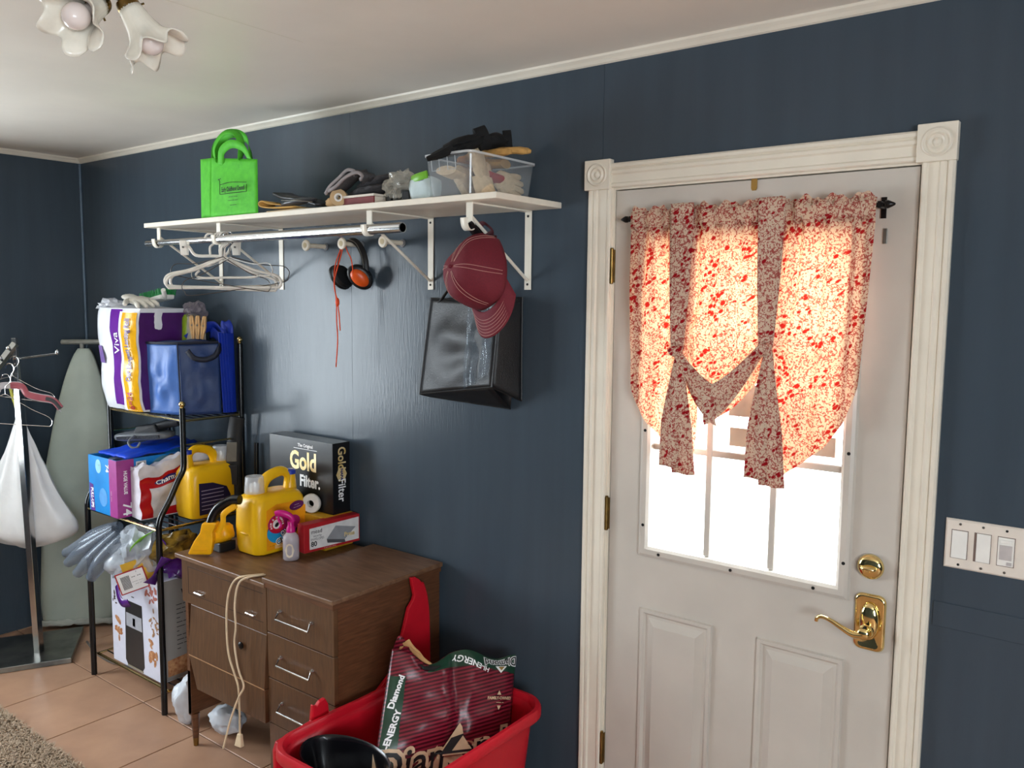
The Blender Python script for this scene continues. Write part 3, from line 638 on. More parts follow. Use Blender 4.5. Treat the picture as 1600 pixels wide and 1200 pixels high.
# loose things between the bag and the bin
mg = thing('leather_work_gloves', 'flat yellow-edged work gloves lying next to the green bag', 'gloves', (2.05, -.27, ZS))
ym = M('yellow suede', (206, 160, 84), .8, var=.12); bl = M('black leather', (26, 27, 30), .45, var=.1)
B().prism([(-.10, -.03), (.10, -.035), (.16, 0), (.12, .06), (-.06, .07), (-.12, .02)], 0, .006, Matrix.Translation((2.09, -.275, ZS))).build('lower_glove', M('pale leather', (214, 196, 160), .8), mg, bevel=.002)
ribbon([(2.16, -.28, ZS+.012), (2.05, -.285, ZS+.014), (1.985, -.285, ZS+.020), (1.966, -.285, ZS+.032), (1.985, -.285, ZS+.040), (2.02, -.28, ZS+.030), (2.10, -.27, ZS+.020)], .07, 'cuff', ym, mg, .004, side=V((0, 1, 0)))
ribbon([(2.01, -.25, ZS+.07), (2.06, -.255, ZS+.055), (2.13, -.26, ZS+.045), (2.22, -.26, ZS+.026), (2.25, -.26, ZS+.018)], .075, 'upper_glove', bl, mg, .010, side=V((0, 1, .1)))
sl = thing('spectacle_case', 'slim dark spectacle case with a silver rim lying on the work gloves', 'case', (2.16, -.30, ZS+.02))
B().blob((0, 0, 0), (.085, .025, .010), 3, m=Matrix.Translation((2.165, -.300, ZS+.028)) @ Matrix.Rotation(R(-4), 4, 'Y') @ Matrix.Rotation(R(6), 4, 'Z')).build('shell', M('dark grey shell', (58, 60, 64), .3), sl, smooth=True)
B().tube(cat([(2.09, -.315, ZS+.036), (2.13, -.326, ZS+.032), (2.19, -.325, ZS+.028), (2.245, -.305, ZS+.022)], 5), .0014, 6).build('rim', dullst, sl)
tag(B().lathe([(.0, .0), (.040, 0), (.043, .010), (.038, .032), (.022, .046), (0, .050)], 22, Matrix.Translation((2.235, -.20, ZS+.0005))).build('knit_ball_cap', M('dark green felt', (18, 52, 40), .8, var=.15), smooth=True), 'small dark green domed cap behind the spectacle case', 'cap')
tp = thing('masking_tape', 'roll of tan masking tape with a white core standing on the shelf', 'tape roll', (2.345, -.275, ZS))
mm = frame((2.372, -.300, ZS+.028), (.8, .6, 0), (0, 0, 1))
B().lathe([(.012, -.014), (.0275, -.014), (.0275, .014), (.012, .014), (.012, -.014)], 26, mm).build('tape', M('tan paper tape', (206, 174, 130), .6), tp, smooth=True)
B().lathe([(.008, -.0145), (.0135, -.0145), (.0135, .0148), (.008, .0148), (.008, -.0145)], 20, mm).build('core', white_p, tp, smooth=True)
tag(B().blob((0, 0, 0), (.036, .026, .020), 3, .25, 3, m=Matrix.Translation((2.305, -.262, ZS+.0205)), seed=3).build('suede_pouch', M('tan suede', (200, 164, 118), .85), smooth=True), 'small tan suede pouch beside the tape roll', 'pouch')
bx_ = thing('thin_box', 'flat maroon box with a white lid edge under the grey scarf', 'box', (2.46, -.25, ZS))
B().box(2.385, 2.535, -.300, -.19, ZS+.0005, ZS+.024).build('tray', M('maroon card', (120, 40, 42), .6), bx_, bevel=.001); B().box(2.383, 2.537, -.302, -.188, ZS+.0245, ZS+.032).build('lid', M('cream card', (224, 214, 200), .6), bx_, bevel=.001)
B().box(2.5372, 2.538, -.298, -.192, ZS+.002, ZS+.023).build('end_panel', M('cream card', (224, 214, 200), .6), bx_)
sca = thing('folded_scarf', 'folded dark grey knitted scarf with pale edges on the flat box', 'scarf', (2.44, -.23, ZS+.033))
gk = M('charcoal knit', (74, 72, 74), .9, var=.15, vscale=120, bump=.5, bscale=300); gk2 = M('grey knit edge', (150, 142, 142), .9)
for k, (o_, r_) in enumerate((((2.455, -.235, ZS+.049), (.088, .055, .016)), ((2.47, -.23, ZS+.075), (.072, .05, .016)))): B().blob((0, 0, 0), r_, 3, .2, 3, m=Matrix.Translation(o_) @ Matrix.Rotation(R(-8-6*k), 4, 'Y'), seed=k+1).build('fold', gk, sca, smooth=True)
for k, pts in enumerate(([(2.335, -.30, ZS+.040), (2.36, -.302, ZS+.062), (2.40, -.300, ZS+.085), (2.435, -.295, ZS+.108), (2.462, -.29, ZS+.104), (2.455, -.285, ZS+.092)], [(2.352, -.302, ZS+.048), (2.39, -.303, ZS+.060), (2.435, -.30, ZS+.086), (2.48, -.295, ZS+.098), (2.50, -.29, ZS+.086), (2.485, -.285, ZS+.076)])):
    f_ = ribbon(pts, .05, 'fold', gk, sca, .008, side=V((.1, 1, 0))); ribbon([V(p)+V((0, -.026, 0)) for p in pts], .006, 'edge', gk2, f_, .010, side=V((.1, 1, 0)))
cb = thing('plastic_bag', 'crumpled clear plastic bag holding small black parts on the shelf', 'plastic bag', (2.60, -.24, ZS))
clr = sheer('crinkled clear film', (214, 208, 194), .30, .12, .25)
B().blob((2.600, -.24, ZS+.052), (.055, .05, .050), 4, .38, 2.6, seed=9).build('film', clr, cb, smooth=False)
for k in range(5): B().box(-.012, .012, -.012, .012, 0, .022+.006*(k % 3), rotz(k*37, (2.572+.016*k, -.262+.012*(k % 2), ZS+.008))).build('black_part', blk, cb, bevel=.002)
wp = thing('wipes_pack', 'small white and green wipes pack beside the clear bin', 'packet', (2.70, -.22, ZS))
B().blob((2.700, -.24, ZS+.038), (.046, .032, .038), 3, .12, 3, sq=.45, seed=4).build('pouch', M('pale blue film', (206, 222, 224), .3, var=.08), wp, smooth=True)
B().tube(cat([(2.665, -.262, ZS+.068), (2.70, -.272, ZS+.072), (2.735, -.268, ZS+.078)], 4), .006, 8, flat=(.004, .012)).build('green_top', M('leaf green', (120, 190, 50), .4), wp, smooth=True)

# clear bin with gloves
cbn = thing('clear_storage_bin', 'clear plastic shoe box full of work gloves at the end of the shelf', 'storage bin', (2.87, -.165, ZS))
cl2 = sheer('clear polypropylene', (222, 228, 232), .10, .12, .05); cl3 = sheer('clear rim plastic', (232, 236, 238), .60, .15, .08)
b = B(); o = None
def rect_ring(cx, cy, hx, hy, z, rad, n=5): return [V((x, y, z)) for x, y in rr(cx, cy, hx, hy, rad, n)]
def loft(b, rings_, close=True, cap0=False, cap1=False):
    o = len(b.v); n = len(rings_[0])
    for g_ in rings_: b.v += g_
    for i in range(len(rings_)-1):
        for k in range(n): b.f.append((o+i*n+k, o+i*n+(k+1) % n, o+(i+1)*n+(k+1) % n, o+(i+1)*n+k))
    if cap0: b.f.append(tuple(o+k for k in range(n-1, -1, -1)))
    if cap1: b.f.append(tuple(o+(len(rings_)-1)*n+k for k in range(n)))
    return b
BCX, BCY = 2.862, -.166
loft(B(), [rect_ring(BCX, BCY, .078, .140, ZS+.001, .018), rect_ring(BCX, BCY, .081, .145, ZS+.03, .018), rect_ring(BCX, BCY, .090, .156, ZS+.118, .02)], cap0=True).build('walls', cl2, cbn, smooth=True, thick=.0016)
loft(B(), [rect_ring(BCX, BCY, .089, .155, ZS+.116, .02), rect_ring(BCX, BCY, .094, .160, ZS+.116, .022), rect_ring(BCX, BCY, .0945, .1605, ZS+.122, .022), rect_ring(BCX, BCY, .089, .155, ZS+.122, .02)]).build('rim', cl3, cbn, smooth=True)
b = B()
for x in (2.80, 2.862): b.tube([(x, BCY-.1545, ZS+.112), (x, BCY-.150, ZS+.075), (x+.030, BCY-.150, ZS+.075), (x+.030, BCY-.1545, ZS+.112)], .0012, 5)
b.tube([(2.948, BCY-.15, ZS+.112), (2.936, BCY-.137, ZS+.004)], .003, 6)
b.build('moulded_rib', cl3, cbn)
def glove(name, label, M4, mat, cuff, parent=None, spread=1.0, group='work gloves in and on the bin', dots=None):
    """palm and four fingers lying along local +x, thumb to the side"""
    t = thing(name, label, 'glove', M4 @ V((0, 0, 0)), group); b = B()
    b.blob((0, 0, 0), (.048, .036, .013), 3, .1, 3, m=M4 @ Matrix.Translation((.0, 0, 0)), sq=.75)
    for k, (y, l, a) in enumerate(((-.027, .055, -9), (-.009, .066, -2), (.009, .062, 4), (.026, .048, 12))):
        d = V((math.cos(R(a*spread)), math.sin(R(a*spread)), 0)); p0 = V((.03, y, 0))
        b.tube([M4 @ (p0+d*s_+V((0, 0, -.012*(s_/l)**2))) for s_ in (-.02, 0, l*.5, l*.85, l)], [.0085, .0105, .0105, .0095, .005], 8)
    b.tube([M4 @ V(p) for p in ((-.02, -.025, 0), (.005, -.048, 0), (.03, -.06, -.003), (.042, -.064, -.005))], [.012, .0115, .0105, .006], 8)
    b.build('hand', mat, t, smooth=True, weld=False)
    B().tube([M4 @ V((-.035, 0, 0)), M4 @ V((-.065, 0, 0)), M4 @ V((-.095, 0, .002))], .03, 12, flat=(.035, .014)).build('cuff', cuff, t, smooth=True)
    return t
tan = M('tan pigskin', (208, 160, 92), .8, var=.12, vscale=60); cream = M('cream cotton glove', (230, 204, 168), .9, var=.1, vscale=90); blg = M('black fleece', (14, 14, 16), .85, var=.2)
def GM(o, yaw, pit=0, roll=0, s_=1.0): return Matrix.Translation(o) @ Matrix.Rotation(R(yaw), 4, 'Z') @ Matrix.Rotation(R(pit), 4, 'Y') @ Matrix.Rotation(R(roll), 4, 'X') @ Matrix.Scale(s_, 4)
glove('work_glove', 'tan leather work glove lying fingers right on top of the bin', GM((2.885, -.115, ZS+.150), 34, -8, 10, 1.05), tan, tan)
glove('work_glove', 'cream cotton glove standing in the middle of the clear bin', GM((2.905, -.225, ZS+.088), 160, -66, 30), cream, cream)
glove('work_glove', 'cream cotton glove pressed against the front left of the clear bin', GM((2.822, -.205, ZS+.068), 96, 6, 80, .95), cream, cream)
glove('work_glove', 'cream glove with red stitching at the right end of the clear bin', GM((2.905, -.105, ZS+.060), 80, 8, 85, .9), cream, red_pr)
glove('work_glove', 'brown leather glove curled over the back left rim of the clear bin', GM((2.80, -.09, ZS+.128), 190, -6, 20, .9), M('brown leather', (176, 118, 66), .7), tan)
for lb, c0_, c1_, sd in (('black fleece glove draped over the front rim of the clear bin', V((2.85, -.315, ZS+.128)), V((2.895, -.215, ZS+.172)), 2), ('black fleece glove lying on top of the heap in the clear bin', V((2.865, -.175, ZS+.172)), V((2.905, -.105, ZS+.180)), 5)):
    t = thing('winter_glove', lb, 'glove', c0_, 'work gloves in and on the bin'); ax_ = (c1_-c0_); mm = frame((c0_+c1_)/2, ax_, V((0, 0, 1)))
    B().blob((0, 0, 0), (ax_.length*.62, .024, .040), 3, .3, 2.4, m=mm, seed=sd).build('hand', blg, t, smooth=True)
    b = B()
    for k in range(4):
        o_ = V((-ax_.length*.40, 0, -.030+.019*k)); b.tube([mm @ o_, mm @ (o_+V((-.030, -.004, -.006))), mm @ (o_+V((-.052, -.004, -.020)))], [.013, .0125, .007], 8)
    b.build('fingers', blg, t, smooth=True)
    B().tube([mm @ V((ax_.length*.42, 0, .0)), mm @ V((ax_.length*.72, 0, .008))], .02, 12, flat=(.020, .034)).build('cuff', blg, t, smooth=True)

# ================================================================== LIGHT SWITCHES
sw = thing('switch_plate', 'wide cream three-gang switch plate on the wall right of the door', 'light switch', (4.24, 0, 1.145))
ivory = M('ivory plastic', (232, 222, 210), .35, var=.03)
b = rings(B(), 4.152, 4.335, 1.088, 1.205, [(0, 0), (.0, -.003), (.004, -.007)], True, -.0005)
b.build('plate', ivory, sw)
for k, x in enumerate((4.183, 4.230, 4.277)):
    B().box(x-.0175, x+.0175, -.0078, -.0072, 1.1125, 1.1805).build('slot_shadow', M('plate recess', (120, 100, 92), .7), sw)
    if k == 0: B().hexa([(x-.0162, -.0074, 1.114), (x+.0162, -.0074, 1.114), (x+.0162, -.0074, 1.179), (x-.0162, -.0074, 1.179), (x-.0158, -.0125, 1.1145), (x+.0158, -.0125, 1.1145), (x+.0158, -.0090, 1.1785), (x-.0158, -.0090, 1.1785)]).build('rocker', white_p, sw, bevel=.0006)
    elif k == 1: B().box(x-.012, x+.0164, -.0105, -.0074, 1.1135, 1.1795).build('rocker', white_p, sw, bevel=.0008)
    else:
        r_ = B().box(x-.0162, x+.0162, -.0095, -.0074, 1.114, 1.179).build('dimmer', white_p, sw, bevel=.0008); B().box(x-.012, x+.012, -.0125, -.0095, 1.166, 1.174).build('slider', white_p, r_, bevel=.0008); B().box(x-.0125, x+.0125, -.0105, -.0094, 1.128, 1.162).build('window', M('pale grey plastic', (196, 190, 188), .3), r_); B().box(x+.003, x+.013, -.0115, -.0095, 1.117, 1.124).build('toggle', M('pale grey plastic', (196, 190, 188), .3), r_)
    for z in (1.0985, 1.1945): B().lathe([(.003, 0), (.003, .001), (0, .0014)], 8, frame((x, -.0075, z), (1, 0, 0), (0, 0, 1))).build('screw', dullst if (k+int(z > 1.15)) % 3 else dark, sw)

# ================================================================== CEILING LIGHT
cl = thing('ceiling_light', 'ceiling light with frilled glass tulip shades on brass arms', 'ceiling light', (2.815, -1.252, ZC-.001))
fr_ = M('frosted cream glass', (255, 250, 236), .16, trans=.10, var=.06, vscale=30); bulbm = M('opal bulb glass', (238, 226, 222), .12, var=.02)
HUB = V((2.815, -1.252, 2.325))
B().lathe([(.065, .0), (.068, -.006), (.060, -.022), (.030, -.034), (.014, -.040)], 28, Matrix.Translation((2.815, -1.252, ZC-.001))).build('canopy', oldbrass, cl, smooth=True)
B().lathe([(.009, .046), (.009, .018), (.022, .012), (.028, -.002), (.024, -.016), (.012, -.024), (.005, -.030), (0, -.032)], 24, Matrix.Translation(HUB)).build('hub', M('aged bronze', (72, 60, 46), .4, .7), cl, smooth=True)
rgt, upv, fw = _r, _u, _f
def shade(base, ax):
    ax = ax.normalized(); mm = frame(base, ax.orthogonal(), ax.cross(ax.orthogonal())) @ Matrix.Scale(.86, 4)
    B().tube(cat([HUB, HUB+(base-HUB)*.5+V((0, 0, .018)), base-ax*.012], 6), .006, 8).build('arm', oldbrass, cl, smooth=True)
    ft = B().lathe([(.010, -.016), (.024, -.012), (.027, .0), (.027, .014), (.024, .018)], 22, mm).build('fitter', oldbrass, cl, smooth=True)
    for k in range(3):
        a = k*2.09+.6; p = mm @ V((.027*math.cos(a), .027*math.sin(a), .006)); q = mm @ V((.037*math.cos(a), .037*math.sin(a), .006)); B().tube([p, q], .0022, 6).build('thumb_screw', oldbrass, ft)
    def ruff(p, a):
        t = max(0.0, (p.z-.075)/.045); k = 1+.13*t*math.sin(6*a)+.01*math.sin(24*a); return V((p.x*k, p.y*k, p.z+.016*t*math.sin(6*a+1.2)))
    prof = [(.025, .004), (.028, .02), (.031, .04), (.036, .06), (.044, .08), (.056, .098), (.068, .112), (.074, .118)]
    B().lathe(prof, 72, mm, fn=ruff); b = B(); b.lathe(prof, 72, mm, fn=ruff)
    n = 72; b.f = [f for f in b.f if len(f) == 4]
    b.build('glass_shade', fr_, cl, smooth=True, thick=.0022)
    B().blob((0, 0, 0), (.030, .030, .034), 3, m=mm @ Matrix.Translation((0, 0, .090))).lathe([(.013, .01), (.014, .05), (.022, .07)], 16, mm).build('bulb', bulbm, cl, smooth=True)
shade(V((2.782, -1.274, 2.288)), (-fw*.66-upv*.58-rgt*.20))
shade(V((2.812, -1.230, 2.290)), (rgt*.50-upv*.85+fw*.18))
shade(V((2.895, -1.300, 2.335)), (-fw*.85+rgt*.55-upv*.05))

# ================================================================== BAKER'S RACK
RX0, RX1, YB, YL, YU = .81, 1.40, -.018, -.415, -.298
rack = thing('shelf_rack', 'black metal shelf rack with curved front posts and brass rods', 'shelf rack', (1.1, -.2, 0))
gold = M('brass plated rod', (214, 190, 130), .18, 1.0)
for x in (RX0, RX1):
    pts = [(x, YL, .001), (x, YL, .745), (x, YL, .785), (x, YL+.012, .825), (x, YL+.05, .885), (x, YU-.03, .955), (x, YU-.006, .995), (x, YU, 1.03), (x, YU, 1.252)]
    p = B().tube([pts[0], pts[1]]+cat(pts[2:8], 5)+[pts[8]], .0125, 12).build('front_post', blkm, rack, smooth=True)
    B().blob((x, YU, 1.268), (.014, .014, .014), 2).lathe([(.008, 0), (.010, .004), (.006, .010)], 12, Matrix.Translation((x, YU, 1.250))).build('ball_finial', gold, p, smooth=True)
    p = B().tube([(x, YB-.004, .001), (x, YB-.004, 1.505)], .0125, 12).build('rear_post', blkm, rack, smooth=True)
    B().blob((x, YB-.004, 1.522), (.014, .014, .014), 2).lathe([(.008, 0), (.010, .004), (.006, .010)], 12, Matrix.Translation((x, YB-.004, 1.504))).build('ball_finial', gold, p, smooth=True)
    B().tube([(x, YB-.004, 1.10), (x, YU, 1.10)], .004, 8).build('side_rod', gold, rack, smooth=True)
def rack_shelf(z, yf, n):
    b = B().tube([(RX0, yf, z), (RX1, yf, z)], .006, 8).tube([(RX0, YB-.004, z), (RX1, YB-.004, z)], .005, 8)
    s_ = b.tube([(RX0, YB, z), (RX0, yf, z)], .005, 8).tube([(RX1, YB, z), (RX1, yf, z)], .006, 8).build('shelf_frame', gold, rack, smooth=True)
    for k in range(1, n): y = yf+(YB-yf)*k/n; B().tube([(RX0, y, z), (RX1, y, z)], .003, 6).build('shelf_wire', blkm, s_, smooth=True)
rack_shelf(1.200, YU, 7); rack_shelf(.768, YL, 9); rack_shelf(.092, YL+.02, 9)
B().tube([(RX0, YB-.004, 1.02), (RX1, YB-.004, 1.045)], .0035, 6).build('back_rod', gold, rack, smooth=True)

Z1 = 1.207
# paper towel pack, turned a little
pt = thing('paper_towel_pack', 'white and purple plastic pack of paper towel rolls on the rack top', 'paper towels', (.95, -.20, Z1))
pw = M('glossy white film', (232, 234, 240), .18, var=.05, vscale=14, bump=.5, bscale=22); pp = M('purple film', (104, 34, 148), .2, var=.08, vscale=20, bump=.4, bscale=25); py = M('yellow film', (240, 178, 24), .2, bump=.4, bscale=25); pd = M('deep purple film', (74, 22, 100), .3)
A_, B_ = V((.772, -.302, 0)), V((1.106, -.312, 0)); ux = (B_-A_).normalized(); uy = V((-ux.y, ux.x, 0))
def tow(u, v, off=0.0, d=0.0):      # front face: u across, v up
    z = Z1+.004+.440*v; e = .012*math.sin(math.pi*min(1, max(0, v)))**.5; ww = .006*noise.noise(V((u*5, v*7, 2)))
    bul = .010*abs(math.sin(v*math.pi*2))+.006*abs(math.sin(u*math.pi*2))
    c_ = .018*(abs(2*u-1)**6)
    return A_+ux*((B_-A_).length*u-.050*v*(1-.75*u)+.006*math.sin(3*v))+uy*(d+c_)-uy*(bul+ww+off+e)+V((0, 0, z))
body = B(); D_ = .235
n1, n2 = 22, 26
body.grid(lambda u, v: tow(u, v), n1, n2)
body.grid(lambda u, v: tow(1, v)*(1-u)+(tow(1, v)+uy*D_)*u+ux*(.012*math.sin(u*math.pi)*(1+noise.noise(V((u*4, v*6, 8))))), 10, n2)
body.grid(lambda u, v: tow(0, v)*(1-u)+(tow(0, v)+uy*D_)*u-ux*(.012*math.sin(u*math.pi)), 10, n2)
body.grid(lambda u, v: tow(u, 1)*(1-v)+(tow(u, 1)+uy*D_)*v+V((0, 0, .014*math.sin(u*math.pi*1)*math.sin(v*math.pi))), n1, 10)
body.grid(lambda u, v: tow(u, 0)*(1-v)+(tow(u, 0)+uy*D_)*v, n1, 4)
body.grid(lambda u, v: tow(u, v)+uy*D_, 6, 6)
body.build('wrapped_rolls', pw, pt, smooth=True)
def patch(u0, u1, v0, v1, mat, name, off, slope=0.0, nu=6, nv=26): return B().grid(lambda u, v: tow(u0+(u1-u0)*u+slope*math.sin(v*3.1), v0+(v1-v0)*v, off), nu, nv).build(name, mat, pt, smooth=True)
patch(.44, .72, .05, .99, pp, 'purple_band', .0016, .02); patch(.67, .95, .01, .97, wink, 'white_band', .0022, .015); patch(.735, .985, .0, .96, py, 'yellow_band', .003, .006)
B().grid(lambda u, v: tow(1, .02+.94*v)+ux*(.007+.012*math.sin((.02+.5*u)*math.pi)*(1+noise.noise(V(((.02+.5*u)*4, v*6, 8)))))+uy*(D_*(.0+.95*u)), 8, 20).build('purple_side', pd, pt, smooth=True)
def tmap(u0, v0, s_=1.0): return lambda x, y, h: V(tow(u0-y/.33, v0+x/.44, .0066+h))
text('Our Longest Lasting Roll', .037, (0, 0, 0), (1, 0, 0), (0, 1, 0), pd, pt, 'slogan', fn=tmap(.865, .60), bold=.0012, sx=.72)
text('6=24', .046, (0, 0, 0), (1, 0, 0), (0, 1, 0), M('crimson print', (176, 40, 52), .4), pt, 'count', fn=tmap(.865, .105), bold=.001, sx=.8)
text('Viva', .07, (0, 0, 0), (1, 0, 0), (0, 1, 0), wink, pt, 'brand_print', fn=lambda x, y, h: V(tow(.585-y/.33, .66+x/.44, .0034+h)), sx=.8)
plate([V(tow(.10, .45, .004)), V(tow(.26, .45, .004)), V(tow(.24, .62, .004)), V(tow(.09, .62, .004))], M('violet label', (120, 92, 160), .4), pt, 'side_label'); text('-----', .022, (0, 0, 0), (1, 0, 0), (0, 1, 0), py, pt, 'side_label_print', fn=lambda x, y, h: V(tow(.17-y/.32, .535+x/.44, .0055+h)))
B().blob((0, 0, 0), (.06, .05, .035), 3, .5, 2.4, m=Matrix.Translation((.745, -.24, Z1+.452)), seed=5).build('gathered_end', sheer('clear wrap', (226, 228, 234), .55, .1, .2), pt)
rl = glove('rubber_glove', 'white rubber glove lying on the paper towel pack', GM((.98, -.235, Z1+.478), -8, 6, 5, 1.25), M('white rubber', (232, 226, 214), .4), M('white rubber', (232, 226, 214), .4), group=None)
br_ = thing('scrub_brush', 'green bristled scrubbing brush lying behind the white rubber glove', 'brush', (.93, -.13, Z1+.47))
grn = M('green bristle', (34, 138, 70), .5, var=.2, vscale=200)
B().hexa([(.85, -.16, Z1+.462), (1.03, -.17, Z1+.485), (1.03, -.10, Z1+.485), (.85, -.09, Z1+.462), (.85, -.16, Z1+.478), (1.035, -.17, Z1+.505), (1.035, -.10, Z1+.505), (.85, -.09, Z1+.478)]).build('back', white_p, br_, bevel=.004)
b = B()
for i in range(18):
    for j in range(4):
        x = .853+.0100*i; y = -.158+.021*j; z = Z1+.478+.0015*i; b.tube([(x, y, z-.003), (x+random.uniform(-.006, .006), y+random.uniform(-.006, .006), z+.030)], [.0045, .0025], 5)
b.build('bristles', grn, br_)
B().tube(cat([(1.02, -.14, Z1+.49), (1.055, -.16, Z1+.50), (1.08, -.18, Z1+.525)], 5), .010, 8).build('hook_handle', white_p, br_, smooth=True)
sp_ = thing('sponge_pack', 'lime green and white wrapped sponge pack behind the blue cooler', 'sponges', (1.16, -.12, Z1))
B().blob((1.152, -.080, Z1+.21), (.042, .040, .205), 3, .10, 3, sq=.45).build('pack', M('cream film', (214, 208, 186), .35, var=.1), sp_, smooth=True)
B().blob((1.130, -.084, Z1+.30), (.024, .042, .118), 3, .08, 3, sq=.5).build('green_panel', M('lime film', (142, 170, 30), .4), sp_, smooth=True)
B().blob((1.16, -.08, Z1+.43), (.055, .04, .045), 3, .5, 2.5, seed=8).build('loose_wrap', sheer('grey clear wrap', (150, 140, 150), .45, .15, .2), sp_)

# blue cooler bag
co = thing('cooler_bag', 'navy and blue soft cooler bag on the top shelf of the rack', 'cooler bag', (1.28, -.15, Z1))
bl1 = M('steel blue nylon', (74, 116, 190), .45, var=.12, vscale=10, bump=.4, bscale=30); bl2 = M('navy nylon', (38, 62, 112), .5, var=.12, vscale=10, bump=.4, bscale=30); bl3 = M('royal blue nonwoven', (20, 52, 168), .5, var=.1); bld = M('dark navy webbing', (18, 24, 44), .6)
q = [V((1.112, -.275, Z1)), V((1.292, -.236, Z1)), V((1.368, -.098, Z1)), V((1.2, -.05, Z1))]; qt = [V((1.108, -.284, Z1+.300)), V((1.282, -.240, Z1+.302)), V((1.362, -.098, Z1+.305)), V((1.17, -.05, Z1+.300))]
def pan(a, b_, c_, d_, amp, seed, nrm): return lambda u, v: (a*(1-u)+b_*u)*(1-v)+(d_*(1-u)+c_*u)*v+nrm*(math.sin(math.pi*u)*math.sin(math.pi*v)*amp*(1+1.8*noise.noise(V((u*3+seed, v*3.5, seed)))))
fn_ = V((.13, -.99, 0)); sn = V((.87, -.5, 0))
B().grid(pan(q[0], q[1], qt[1], qt[0], .016, 3, fn_), 18, 20).build('end_panel', bl1, co, smooth=True, thick=.002)
B().grid(pan(q[1], q[2], qt[2], qt[1], .012, 6, sn), 18, 20).build('side_panel', bl2, co, smooth=True, thick=.002)
B().grid(pan(qt[0], qt[1], qt[2], qt[3], .010, 2, V((0, 0, 1))), 12, 12).build('lid', bl2, co, smooth=True, thick=.004)
B().grid(pan(q[3], q[0], qt[0], qt[3], .004, 2, V((-1, 0, 0))), 8, 8).grid(pan(q[2], q[3], qt[3], qt[2], .0, 2, V((0, 1, 0))), 8, 8).build('rear_panels', bl2, co, smooth=True, thick=.002)
B().tube(cat([qt[0], qt[1], qt[2]], 8), .006, 8).tube([q[1]+V((.003, -.003, 0)), qt[1]+V((.003, -.003, 0))], .0028, 6).build('piping', bld, co, smooth=True)
ribbon([(1.318, -.218, Z1+.272), (1.340, -.202, Z1+.242), (1.362, -.165, Z1+.234), (1.378, -.130, Z1+.248), (1.384, -.112, Z1+.275), (1.380, -.104, Z1+.302)], .022, 'carry_strap', bld, co, .003, side=V((0, 0, 1)))
bt = thing('blue_shopping_bag', 'royal blue folded shopping bag wedged behind the cooler bag', 'bag', (1.385, -.05, Z1))
for k in range(4): B().hexa([(1.374+.006*k, -.094+.010*k, Z1+.004), (1.378+.006*k, -.094+.010*k, Z1+.004), (1.378+.003*k, -.036, Z1+.004), (1.374+.003*k, -.036, Z1+.004), (1.366+.004*k, -.104+.01*k, Z1+.345), (1.370+.004*k, -.104+.01*k, Z1+.345), (1.370+.003*k, -.036, Z1+.34), (1.366+.003*k, -.036, Z1+.34)]).build('folded_panel', bl3, bt, bevel=.0015)
ribbon([(1.36, -.055, Z1+.335), (1.30, -.04, Z1+.345), (1.25, -.04, Z1+.37), (1.20, -.06, Z1+.36), (1.165, -.10, Z1+.325), (1.150, -.115, Z1+.310)], .045, 'loop_handle', bl3, bt, .002, side=V((.2, -.5, 1)))
B().grid(lambda u, v: V((1.20+.165*u, -.036-.012*math.sin(u*3), Z1+.31+.045*v+.01*math.sin(u*8))), 10, 4).build('top_edge', bl3, bt, smooth=True, thick=.003)
ribbon([(1.33, -.045, Z1+.34), (1.322, -.045, Z1+.375), (1.337, -.045, Z1+.39), (1.362, -.045, Z1+.372), (1.366, -.045, Z1+.34)], .03, 'loop_handle', bl3, bt, .002, side=V((1, .5, .2)))
wd = M('clothespin wood', (204, 164, 112), .7, rgb2=(180, 138, 92), vscale=60)
for k, (x, y, a, lb) in enumerate(((1.272, -.160, -6, 'wooden clothespin clipped left of the others on the cooler lid'), (1.288, -.150, 3, 'wooden clothespin in the middle of the three on the cooler lid'), (1.306, -.140, 13, 'wooden clothespin leaning right on the cooler lid'))):
    c_ = thing('clothespin', lb, 'clothespin', (x, y, Z1+.312), 'clothespins on the cooler bag')
    mm = Matrix.Translation((x, y, Z1+.318)) @ Matrix.Rotation(R(a), 4, 'Y') @ Matrix.Rotation(R(38), 4, 'Z') @ Matrix.Scale(1.3, 4)
    for s_ in (-1, 1): B().prism([(s_*.0005, 0), (s_*.004, .0), (s_*.0085, .04), (s_*.0055, .075), (s_*.0005, .077)], -.005, .005, mm @ Matrix(((1, 0, 0, 0), (0, 0, -1, 0), (0, 1, 0, 0), (0, 0, 0, 1)))).build('jaw', wd, c_, bevel=.0008)
    B().tube([mm @ V((0, -.006, .045)), mm @ V((0, .006, .045))], .004, 8).build('spring', dullst, c_)

